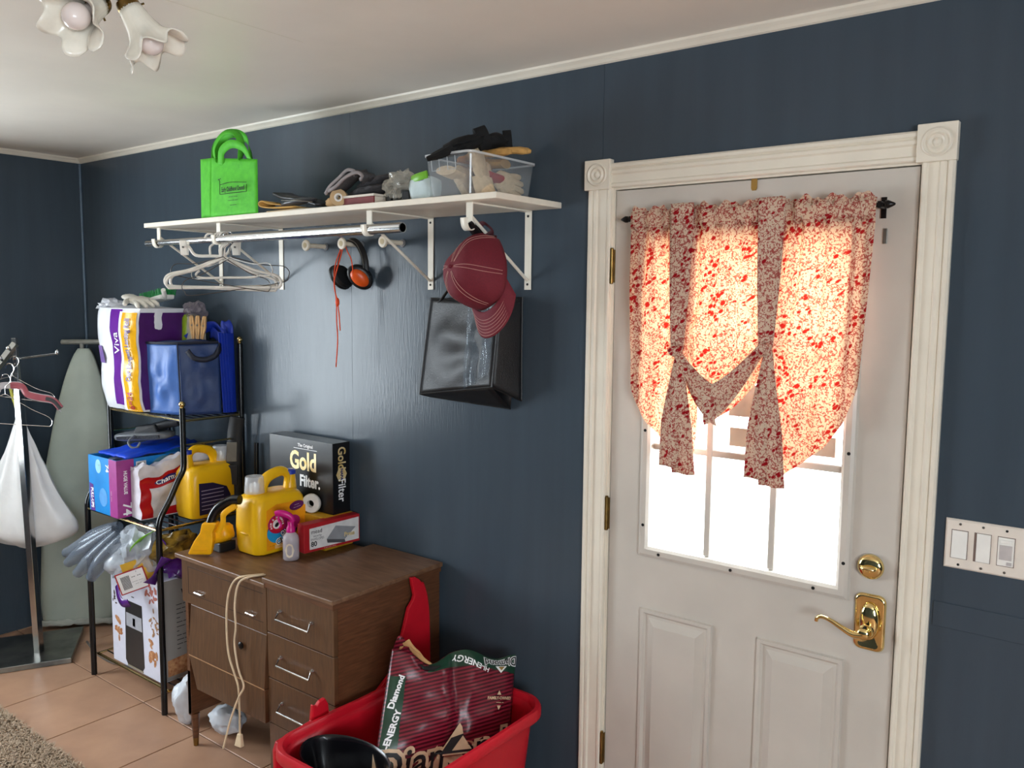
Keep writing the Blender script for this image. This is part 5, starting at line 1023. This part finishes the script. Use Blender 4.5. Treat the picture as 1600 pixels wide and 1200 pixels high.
text('Gold', .098, (1.915, yy, 1.068), XD, ZD, gd, fb, 'title', bold=.003, sx=.82); text('Filter.', .062, (1.955, yy, .992), XD, ZD, wink, fb, 'title', bold=.002, sx=.85); text('The Original', .018, (1.93, yy, 1.132), XD, ZD, wink, fb, 'title', bold=.0004); plate([(1.86, yy, 1.118), (2.00, yy, 1.118), (2.00, yy, 1.120), (1.86, yy, 1.120)], wink, fb, 'title_rule')
xx_ = FX1_+.0006
text('Gold', .052, (xx_, -.060, 1.098), -ZD, YD, gd, fb, 'side_title', bold=.0012, sx=.85); text('Filter', .050, (xx_, -.060, .975), -ZD, YD, wink, fb, 'side_title', bold=.0006, sx=.85)
plate([V((FX1_+.0003, -.060+.026*math.cos(R(60*k)), 1.036+.030*math.sin(R(60*k)))) for k in range(6)], gd, fb, 'emblem'); text('NAPA', .017, (xx_+.0006, -.060, 1.036), -ZD, YD, M('navy print', (28, 36, 110), .4), fb, 'emblem_print', bold=.0006)
wt = tag(B().lathe([(.014, -.010), (.034, -.010), (.037, -.006), (.037, .006), (.034, .010), (.014, .010), (.014, -.010)], 30, frame((1.995, -.128, .9215), (.9, .43, 0), (0, 0, 1))).build('white_tape_roll', M('white tape', (226, 222, 216), .4), smooth=True), 'white tape roll standing on edge behind the printed jug', 'tape roll')
# handheld vacuum
hvn = thing('handheld_vacuum', 'yellow and black handheld vacuum lying nozzle down on the cabinet', 'handheld vacuum', (1.78, -.43, ZT))
yv = M('tool yellow plastic', (250, 182, 16), .35); yv2 = M('tool yellow ridges', (232, 160, 10), .4)
tip = V((1.792, -.474, .772)); d1 = V((.03, .03, .12)).normalized(); sdv = V((.79, .61, 0)).normalized(); nv = sdv.cross(d1)
def nz(s_, w_, t_): c_ = tip+d1*s_; return [c_+sdv*w_+nv*t_, c_-sdv*w_+nv*t_, c_-sdv*w_-nv*t_, c_+sdv*w_-nv*t_]
loft(B(), [nz(-.008, .041, .010), nz(.0, .042, .012), nz(.045, .035, .018), nz(.080, .023, .021), nz(.112, .026, .024), nz(.120, .024, .022)], cap0=True, cap1=True).build('crevice_nozzle', yv, hvn, bevel=.004)
for k in range(3): c_ = tip+d1*(.010+.016*k)+nv*(.0145 if nv.y < 0 else -.0145); B().tube([c_-sdv*.026, c_+sdv*.026], .0012, 5).build('nozzle_ridge', yv2, hvn)
e0 = tip+d1*.115
B().tube(cat([e0, e0+d1*.03, e0+d1*.06+V((.008, .006, 0)), e0+V((.060, .045, .085)), e0+V((.095, .06, .09))], 6), [.018]*26, 14).build('elbow_pipe', M('gloss black plastic', (16, 16, 18), .2), hvn, smooth=True)
B().tube(cat([e0+V((.025, .010, -.035)), e0+V((.045, .02, .005)), e0+V((.055, .02, .040)), e0+V((.085, .05, .070))], 6), .0065, 8, flat=(.004, .011)).build('yellow_rib', yv, hvn, smooth=True)
B().blob((0, 0, 0), (.042, .038, .034), 3, .1, 3, m=Matrix.Translation((1.790, -.385, ZT+.066)) @ Matrix.Rotation(R(-28), 4, 'Y') @ Matrix.Rotation(R(30), 4, 'Z'), sq=.6).build('motor_housing', yv, hvn, smooth=True)
B().hexa([(1.755, -.415, ZT+.002), (1.822, -.415, ZT+.002), (1.822, -.345, ZT+.002), (1.755, -.355, ZT+.002), (1.755, -.415, ZT+.034), (1.822, -.415, ZT+.038), (1.822, -.345, ZT+.038), (1.755, -.355, ZT+.034)]).build('battery', blk, hvn, bevel=.004)
# spray bottle
sb = thing('spray_bottle', 'small clear spray bottle with a magenta trigger head on the cabinet', 'spray bottle', (2.075, -.288, ZT))
B().lathe([(.0, .001), (.026, .001), (.029, .005), (.029, .078), (.026, .090), (.016, .100), (.0135, .104)], 28, Matrix.Translation((2.078, -.290, ZT))).build('bottle', sheer('frosted clear bottle', (196, 188, 196), .70, .2, .06), sb, smooth=True)
mg_ = M('magenta plastic', (206, 24, 130), .3)
B().lathe([(.016, 0), (.016, .016), (.012, .022), (.012, .040)], 20, Matrix.Translation((2.078, -.290, ZT+.102))).build('collar', mg_, sb, smooth=True)
B().tube(cat([(2.084, -.284, ZT+.140), (2.078, -.290, ZT+.158), (2.066, -.302, ZT+.168), (2.050, -.318, ZT+.173), (2.040, -.328, ZT+.170)], 5), [.009+.003*math.sin(math.pi*i/20) for i in range(21)], 12).build('spray_head', mg_, sb, smooth=True)
B().tube(cat([(2.050, -.318, ZT+.165), (2.048, -.320, ZT+.148), (2.054, -.314, ZT+.128), (2.050, -.318, ZT+.118)], 5), .004, 8).build('trigger', mg_, sb, smooth=True)
plate([V((2.078+.0296*math.cos(R(a)), -.290+.0296*math.sin(R(a)), ZT+.040+.022*k)) for a, k in ((-70, -1), (-50, -1.2), (-28, -1), (-15, 0), (-28, 1), (-50, 1.2), (-70, 1), (-82, 0))], M('cream label', (222, 206, 186), .5), sb, 'label', .0008)
# envelope box
eb = thing('envelope_box', 'red and white box of security envelopes on the cabinet top', 'box', (2.15, -.17, ZT2))
er = M('red card', (172, 28, 36), .45, var=.06); ew = M('white card', (226, 222, 220), .45)
EA = V((2.118, -.262, 0)); ed = V((.10, 1.0, 0)).normalized(); en = V((ed.y, -ed.x, 0)); EL, ED, EH = .245, .042, .105
ez0 = ZT2
mm = Matrix(((ed.x, -en.x, 0, EA.x), (ed.y, -en.y, 0, EA.y), (0, 0, 1, ez0), (0, 0, 0, 1)))
B().box(0, EL, 0, ED, .0005, EH, mm).build('box', er, eb, bevel=.001)
EP = lambda a, z, o_=.0006: EA+ed*a+en*o_+V((0, 0, ez0+z))
plate([EP(.022, .010), EP(.240, .010), EP(.240, .095), EP(.022, .088)], ew, eb, 'white_panel')
plate([EP(.095, .036, .0014), EP(.175, .020, .0014), EP(.225, .060, .0014), EP(.135, .080, .0014)], M('grey envelope print', (150, 150, 154), .5), eb, 'picture_envelope'); plate([EP(.095, .036, .0018), EP(.098, .022, .0018), EP(.178, .008, .0018), EP(.175, .020, .0018)], M('dark grey print', (84, 84, 88), .5), eb, 'picture_stack')
text('mead', .022, EP(.052, .074, .0016), ed, ZD, k_, eb, 'print'); text('security\nENVELOPES', .0125, EP(.055, .052, .0016), ed, ZD, M('mid grey print', (120, 116, 120), .5), eb, 'print', sx=.9); text('80', .026, EP(.040, .028, .0016), ed, ZD, k_, eb, 'print', bold=.0006); text('Press', .022, EP(.196, .038, .0022), ed, ZD, gd, eb, 'print', bold=.0008)
text('-- --- ------ -------', .008, EP(.11, .006, .0016), ed, ZD, wink, eb, 'print')

# ================================================================== RED TOTE BIN
rdp_ = M('red bin plastic', (196, 20, 38), .38, var=.04, bump=.06, bscale=200)
BX0, BX1, BY0, BY1, BZ = 2.600, 3.092, -.800, -.075, .452
bcx, bcy, bhx, bhy = (BX0+BX1)/2, (BY0+BY1)/2, (BX1-BX0)/2, (BY1-BY0)/2
tbn = thing('storage_tote', 'large open red plastic storage tote in front of the cabinet', 'storage tote', (bcx, bcy, 0))
def rg(ins, z, rad): return [V((x, y, z)) for x, y in rr(bcx, bcy, bhx-ins, bhy-ins, rad, 8)]
loft(B(), [rg(.075, .002, .06), rg(.066, .012, .07), rg(.040, .25, .08), rg(.026, .402, .085), rg(.018, .434, .088)], cap0=True).build('tub', rdp_, tbn, smooth=True, thick=.004)
loft(B(), [rg(.021, .417, .088), rg(.004, .415, .092), rg(.0, .421, .094), rg(.0, .444, .094), rg(.004, BZ, .092), rg(.014, BZ, .090), rg(.020, .444, .088), rg(.021, .417, .088)]).build('rim', rdp_, tbn, smooth=True)
lid = thing('red_tote_cover', 'red plastic tote lid standing on edge between the cabinet and the tote', 'lid', (2.58, -.42, 0))
LP = [(-.187, .770), (-.168, .768), (-.150, .756), (-.130, .735), (-.116, .700), (-.106, .655), (-.100, .58), (-.098, .40), (-.105, .02), (-.735, .004), (-.745, .40), (-.735, .425), (-.612, .437), (-.606, .487), (-.592, .478), (-.580, .488), (-.560, .492), (-.548, .470), (-.545, .436), (-.345, .430), (-.285, .470), (-.245, .538), (-.200, .668), (-.178, .690), (-.172, .705), (-.180, .735)]
B().prism(LP, 0, .014, Matrix(((0, 0, 1, 2.5715), (1, 0, 0, 0), (0, 1, 0, 0), (0, 0, 0, 1)))).build('panel', rdp_, lid, bevel=.003)
B().tube(cat([(2.578, y, z) for y, z in LP[3:8]]+[(2.578, -.105, .1)], 4), .007, 8).build('lip', rdp_, lid, smooth=True)
# kibble bag
kb = thing('dog_food_bag', 'crumpled maroon and green dog food bag standing in the red tote', 'pet food bag', (2.88, -.35, .25))
def stripes():
    m = M('maroon striped foil', (112, 22, 38), .30, rgb2=(84, 12, 28), vscale=4, bump=.35, bscale=14); nt = m.node_tree; b_ = nt.nodes['Principled BSDF']
    tc = nt.nodes.new('ShaderNodeTexCoord'); dt = nt.nodes.new('ShaderNodeVectorMath'); dt.operation = 'DOT_PRODUCT'; dt.inputs[1].default_value = (.396, -.16, -.87)
    cx_ = nt.nodes.new('ShaderNodeCombineXYZ'); wv = nt.nodes.new('ShaderNodeTexWave'); wv.inputs['Scale'].default_value = 30; wv.inputs['Distortion'].default_value = 0
    nt.links.new(tc.outputs['Object'], dt.inputs[0]); nt.links.new(dt.outputs['Value'], cx_.inputs['X']); nt.links.new(cx_.outputs['Vector'], wv.inputs['Vector'])
    rp = nt.nodes.new('ShaderNodeValToRGB'); rp.color_ramp.elements[0].position = .42; rp.color_ramp.elements[1].position = .58; rp.color_ramp.elements[0].color = (*lin((66, 10, 22)), 1); rp.color_ramp.elements[1].color = (*lin((126, 30, 48)), 1)
    nt.links.new(wv.outputs['Fac'], rp.inputs['Fac']); nt.links.new(rp.outputs['Color'], b_.inputs['Base Color']); return m
mf = stripes(); gf = M('dark green foil', (32, 66, 48), .3, bump=.35, bscale=16); kf = M('kraft paper', (190, 146, 96), .8)
KTL, KTR, KBR, KBL = V((2.742, -.428, .648)), V((2.925, -.052, .538)), V((3.015, -.205, .28)), V((2.845, -.610, .34))
kn = (KTR-KTL).cross(KBL-KTL).normalized(); kn = kn if kn.z > 0 else -kn
def kbf(u, v, off=0.0):
    p = (KTL*(1-u)+KTR*u)*(1-v)+(KBL*(1-u)+KBR*u)*v; e = math.sin(math.pi*u)**.6*math.sin(math.pi*min(1, .12+v*.88))**.6 if 0 < u < 1 else 0
    cre = .022*noise.noise(V((u*2.6+1, v*2.6, 4)))+.010*noise.noise(V((u*7, v*6, 2)))-.030*math.exp(-((u-.47-.10*v)/.06)**2)*(1-.4*v)
    sag = -.045*math.exp(-((u-.22)/.13)**2)*math.exp(-(v/.16)**2)
    return p+kn*(.045*e+cre*min(1, e*2)+off)+V((0, 0, sag+.012*math.sin(u*14)*math.exp(-(v/.1)**2)))
def kbb(u, v): p = kbf(u, v); e = math.sin(math.pi*u)*math.sin(math.pi*v); return p-kn*(.006+.13*max(0, e)**.7)
B().grid(kbf, 50, 40).build('front_face', mf, kb, smooth=True, thick=.001)
B().grid(kbb, 24, 20).build('rear_face', mf, kb, smooth=True, thick=.001)
B().grid(lambda u, v: kbf(.24+.755*u, .0+(.17-.05*math.sin(u*3.1)-.10*max(0, .25-u))*v, .0022), 36, 6).build('green_band', gf, kb, smooth=True)
B().grid(lambda u, v: kbf(.005+.11*u, .22+.70*v, .0022), 6, 24).build('green_edge', gf, kb, smooth=True)
def tor(u, v): b0 = kbf(.06+.20*u, .0, .004); return b0+V((-.006*v, -.030*v*math.sin(u*3.1)+.02*v*(u-.5), .060*v*(1-abs(2*u-1)**1.5)*(1+.4*noise.noise(V((u*5, v*3, 1))))-.002))
B().grid(tor, 12, 8).build('torn_flap', kf, kb, smooth=True, thick=.001); B().grid(lambda u, v: V(tor(u*.75-.12, v*1.15))+V((-.012, -.010, 0)), 12, 8).build('torn_flap_outer', mf, kb, smooth=True, thick=.001)
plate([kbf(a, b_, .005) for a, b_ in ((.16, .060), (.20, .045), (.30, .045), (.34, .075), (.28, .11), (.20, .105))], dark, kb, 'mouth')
ctn = M('cream print', (226, 196, 160), .4)
def kt(u0, v0, ang=0.0, wu=.44, hv=.36): 
    c_, s_ = math.cos(ang), math.sin(ang)
    return lambda x, y, h, o_=.0045: kbf(u0+(x*c_-y*s_)/wu, v0-(x*s_+y*c_)/hv, o_+h)
PI = math.pi
f_ = kt(.845, .055, PI); text('Diamond', .036, (0, 0, 0), XD, ZD, wink, kb, 'brand_print', fn=f_, bold=.003); text('Diamond', .036, (0, 0, 0), XD, ZD, ink, kb, 'brand_print', fn=lambda x, y, h: f_(x, y, h, .0062), bold=.0004)
plate([kbf(.845+a, b_, .0050) for a, b_ in ((-.055, .095), (0, .165), (.055, .095))][::-1], wink, kb, 'brand_triangle'); plate([kbf(.845+a, b_, .0062) for a, b_ in ((-.03, .100), (0, .138), (.03, .100))][::-1], M('gold triangle', (150, 120, 60), .4), kb, 'brand_triangle')
text('HI-ENERGY', .024, (0, 0, 0), XD, ZD, wink, kb, 'variety_print', fn=kt(.60, .095, PI-.30), bold=.0005)
text('FAMILY-OWNED\n----- --', .0135, (0, 0, 0), XD, ZD, ctn, kb, 'family_print', fn=kt(.855, .42, .0), bold=.0004)
for b0, b1 in ((.33, .37), (.51, .47)): plate([kbf(.845, b0, .005), kbf(.865, b1, .005), kbf(.825, b1, .005)], ctn, kb, 'family_mark')
text('HI-ENERGY', .026, (0, 0, 0), XD, ZD, wink, kb, 'variety_print', fn=kt(.06, .66, 1.35), bold=.001)
text('Diamond', .026, (0, 0, 0), XD, ZD, wink, kb, 'brand_print', fn=kt(.06, .34, 1.35), bold=.001)
f2 = kt(.47, .86, .12); text('Diamond', .115, (0, 0, 0), XD, ZD, ctn, kb, 'brand_print', fn=f2, bold=.011); text('Diamond', .115, (0, 0, 0), XD, ZD, ink, kb, 'brand_print', fn=lambda x, y, h: f2(x, y, h, .0062), bold=.001)
for s_, o_, m_ in ((1.0, .0040, ctn), (.86, .0052, ink), (.66, .0064, ctn), (.36, .0076, M('gold triangle', (150, 120, 60), .4))): plate([kbf(.56+s_*a, .765+s_*b_, o_) for a, b_ in ((0, -.16), (.16, .10), (-.15, .10))][::-1], m_, kb, 'brand_triangle')
# black pan in front
pn = tag(loft(B(), [[V((2.800+r_*math.cos(a)*.86, -.672+r_*math.sin(a)*.52, z-.055)) for a in [2*math.pi*k/48 for k in range(48)]] for r_, z in ((.0, .36), (.12, .36), (.150, .38), (.168, .470), (.172, .482), (.180, .486), (.184, .480), (.180, .470), (.162, .375), (.125, .350), (.0, .350))]).build('black_basin', M('black gloss plastic', (14, 14, 18), .22), smooth=True), 'round black plastic basin lying in the front of the red tote', 'basin')

# ================================================================== LEFT CORNER
ib = thing('ironing_board', 'sage green ironing board leaning upright in the corner', 'ironing board', (.2, -.2, 0))
im = M('sage cover fabric', (172, 180, 168), .8, var=.06, vscale=8, bump=.3, bscale=14)
c0, c1 = V((.205, -.205, .03)), V((.252, -.140, 1.440)); rt = V((.66, .75, 0)).normalized(); ax_ = (c1-c0); ln = ax_.length; axn = ax_.normalized(); nn_ = rt.cross(axn).normalized()
if nn_.dot(V((1, -1, 0))) < 0: nn_ = -nn_
def wdt(t): 
    t = min(1, max(0, t)); return .178*min(1.0, (max(0, (1.012-t))/.50)**.52) if t > .512 else .178*(1-.10*(max(0, .12-t)/.12)**2)
def ibf(u, v): w_ = max(.018, wdt(v)); a = (u-.5)*2; return c0+axn*(ln*v)+rt*(w_*a)+nn_*(.014*(1-abs(a)**4)+.003*noise.noise(V((u*4, v*9, 2))))
B().grid(ibf, 18, 50).build('padded_top', im, ib, smooth=True, thick=.004)
B().grid(lambda u, v: V(ibf(u, v))-nn_*.022, 10, 30).build('underside', dullst, ib, smooth=True, thick=.002)
B().grid(lambda u, v: c0+rt*(.17*(2*u-1))+nn_*(.016+.006*noise.noise(V((u*9, v*3, 1))))+V((0, 0, .02-.03*v+.012*noise.noise(V((u*12, v, 5))))), 24, 3).build('cover_hem', M('worn hem', (176, 178, 168), .8), ib, smooth=True, thick=.003)
B().tube([V((.045, -.150, 1.465)), V((.255, -.045, 1.470))], .013, 12).build('foot_bar', M('pale grey tube', (150, 150, 142), .4), ib, smooth=True)
B().tube([V((.15, -.10, 1.46)), c0+axn*.55-nn_*.05], .010, 8).tube([V((.11, -.16, .02)), c0+axn*.55-nn_*.05+rt*.03], .010, 8).build('folded_leg', M('pale grey tube', (150, 150, 142), .4), ib, smooth=True)
vs = thing('garment_stand', 'chrome garment stand with a square base plate and sloping hanger arm', 'garment stand', (.43, -.49, 0))
A0_ = V((.612, -.425, 0)); e1 = V((-.46, -.89, 0)); e2 = V((-.84, .54, 0)).normalized()
bs = [A0_, A0_+e1*.42, A0_+e1*.42+e2*.40, A0_+e2*.40]
B().hexa([p+V((0, 0, .0008)) for p in bs]+[p+V((0, 0, .026)) for p in bs]).build('base_plate', M('scuffed steel plate', (104, 106, 104), .3, .9, rgb2=(150, 148, 140), vscale=10), vs, bevel=.002)
p0, p1 = V((.432, -.49, .026)), V((.345, -.490, 1.30))
def sqtube(a, b_, h, name, mat, par, xa=V((.8, .6, 0))):
    t_ = (b_-a).normalized(); x_ = (xa-t_*xa.dot(t_)).normalized(); y_ = t_.cross(x_); f = [(-1, -1), (1, -1), (1, 1), (-1, 1)]
    return B().hexa([a+x_*(h*i)+y_*(h*j) for i, j in f]+[b_+x_*(h*i)+y_*(h*j) for i, j in f]).build(name, mat, par, bevel=.0012)
sqtube(p0, p1, .0155, 'post', chrome, vs, V((.9, .45, 0))); sqtube(p1, V((.329, -.490, 1.505)), .010, 'upper_post', chrome, vs)
sqtube(V((.338, -.490, 1.48)), V((.255, -.645, 1.235)), .0125, 'sloping_arm', dullst, vs); sqtube(V((.335, -.478, 1.41)), V((.48, -.372, 1.435)), .004, 'side_arm', chrome, vs); B().blob((.482, -.37, 1.442), (.010, .010, .014), 2).build('arm_tip', chrome, vs, smooth=True)
for k in range(5):
    c_ = V((.338, -.490, 1.48))*(1-(.12+.19*k))+V((.255, -.645, 1.235))*(.12+.19*k); B().tube([c_+V((.012, -.006, .0)), c_+V((.035, -.022, .012))], [.006, .008], 8).blob(c_+V((.037, -.024, .013)), (.010, .010, .010), 2).build('hanger_knob', chrome, vs, smooth=True)
cw = M('bright wire', (214, 214, 214), .2, 1.0)
hanger('wire_coat_hanger', 'bright wire hanger hung highest on the garment stand', .345, 40, .40, .085, .0017, cw, 'hangers on the garment stand', hy=-.500, hz=1.415, tilt=8)
hanger('wire_coat_hanger', 'bright wire hanger hung lowest on the garment stand', .355, 42, .42, .12, .0017, cw, 'hangers on the garment stand', hy=-.545, hz=1.335, tilt=4)
hg = thing('trouser_hanger', 'clear and pink plastic hanger with rubber ends on the garment stand', 'hanger', (.36, -.50, 1.25), 'hangers on the garment stand')
pk2 = M('dusty pink plastic', (150, 76, 84), .3); hd = V((.79, .61, 0)); hb = V((.355, -.525, 1.285))
HP = lambda a, z: hb+hd*a+V((0, 0, z))
B().tube(cat([HP(0, .0), HP(.004, .05), HP(.018, .075), HP(.012, .10), HP(-.010, .105), HP(-.022, .085)], 5), .0028, 8).build('hook', chrome, hg, smooth=True)
def hbody(sg): return cat([HP(-.0*sg, .005), HP(.05*sg, .0), HP(.075*sg, -.035), HP(.13*sg, -.050), HP(.19*sg, -.062), HP(.225*sg, -.10)], 6)
for sg in (1, -1):
    pts = hbody(sg); n = len(pts); B().tube(pts, .02, 10, flat=(.006, .016)).build('arm', pk2 if sg > 0 else sheer('clear acrylic', (226, 220, 222), .4, .08, .1), hg, smooth=True)
    B().tube(pts[-10:], .012, 10, flat=(.008, .012)).build('rubber_end', M('dark rubber', (40, 40, 42), .6), hg, smooth=True)
B().tube([p+V((0, 0, .016)) for p in hbody(1)], .0025, 6).tube([p-V((0, 0, .016)) for p in hbody(1)], .0025, 6).build('clear_edge', sheer('clear acrylic', (226, 220, 222), .4, .08, .1), hg, smooth=True)
tr = thing('bin_liner_bag', 'full white drawstring bin bag hanging from the garment stand', 'plastic bag', (.36, -.46, .5))
tm = M('thin white polythene', (244, 244, 244), .35, trans=.05, var=.05, vscale=9, bump=.5, bscale=18)
wr, wo = V((.79, .61, 0)), V((.61, -.79, 0))
def trf(u, v):
    a = u*2*math.pi; z = 1.135-.645*v; w_ = .018+.215*min(1, v/.80)**1.15*(1 if v < .86 else max(.0, 1-((v-.86)/.14)**2.2)); d_ = w_*.45
    k = 1+.10*noise.noise(V((math.cos(a)*2, math.sin(a)*2, v*3)))+.05*math.sin(a*9+v*2)*(1-.6*v)
    c_ = V((.335-.03*v, -.485+.10*v, z)); return c_+wr*(w_*math.cos(a)*k-.085*v)+wo*(d_*math.sin(a)*k)+V((0, 0, .02*noise.noise(V((math.cos(a)*3, v*6, 3)))))
B().grid(trf, 44, 34).build('sack', tm, tr, smooth=True)
ribbon([(.337, -.487, 1.125), (.338, -.500, 1.18), (.338, -.515, 1.24), (.336, -.522, 1.292)], .014, 'drawstring', M('yellow green tape', (190, 186, 70), .5), tr, .001, side=wr)

# ================================================================== FLOOR THINGS
wbm = M('white carrier film', (214, 220, 228), .35, var=.08, vscale=12, bump=.5, bscale=25)
tag(B().blob((0, 0, 0), (.062, .055, .100), 4, .26, 1.7, m=Matrix.Translation((1.545, -.395, .108)) @ Matrix.Rotation(R(12), 4, 'Y'), seed=21).build('carrier_bag', wbm, smooth=True), 'crumpled white carrier bag between the rack and the cabinet', 'plastic bag')
tag(B().blob((0, 0, 0), (.080, .06, .055), 4, .22, 1.7, m=Matrix.Translation((1.735, -.345, .062)), seed=31).build('carrier_bag', wbm, smooth=True), 'crumpled white carrier bag lying under the sewing cabinet', 'plastic bag')
dcd = tag(B().tube(cat([(.50, -.30, .034), (.62, -.31, .008), (.78, -.31, .006), (.92, -.27, .006), (1.05, -.24, .006)], 6), .005, 8).build('grey_cable', M('grey flex', (110, 104, 98), .5), smooth=True), 'grey cable running over the floor behind the rack leg', 'cable')
rug = thing('shag_rug', 'beige shaggy rug on the tiled floor in the lower left', 'rug', (1.4, -1.9, 0))
rm = M('beige pile', (196, 174, 150), .9, rgb2=(158, 136, 112), vscale=60)
B().box(.35, 2.3, -2.9, -.835, .0005, .010).build('backing', rm, rug)
b = B(); rnd = random.Random(3)
for _ in range(26000):
    near = rnd.random() < .8
    x, y = (rnd.uniform(.72, 1.75), rnd.uniform(-1.25, -.832)) if near else (rnd.uniform(.36, 2.29), rnd.uniform(-2.88, -.832))
    a = rnd.uniform(0, 6.28); l = rnd.uniform(.018, .034); w_ = .0022; dx, dy = math.cos(a)*l*.8, math.sin(a)*l*.8; h = rnd.uniform(.014, .03); px, py = -math.sin(a)*w_, math.cos(a)*w_
    o = len(b.v); b.v += [V((x-px, y-py, .008)), V((x+px, y+py, .008)), V((x+dx*.5+px, y+dy*.5+py, .008+h*.9)), V((x+dx*.5-px, y+dy*.5-py, .008+h*.9)), V((x+dx, y+dy, .008+h))]
    b.f += [(o, o+1, o+2, o+3), (o+3, o+2, o+4)]
b.build('pile', rm, rug, weld=False, kind='stuff')
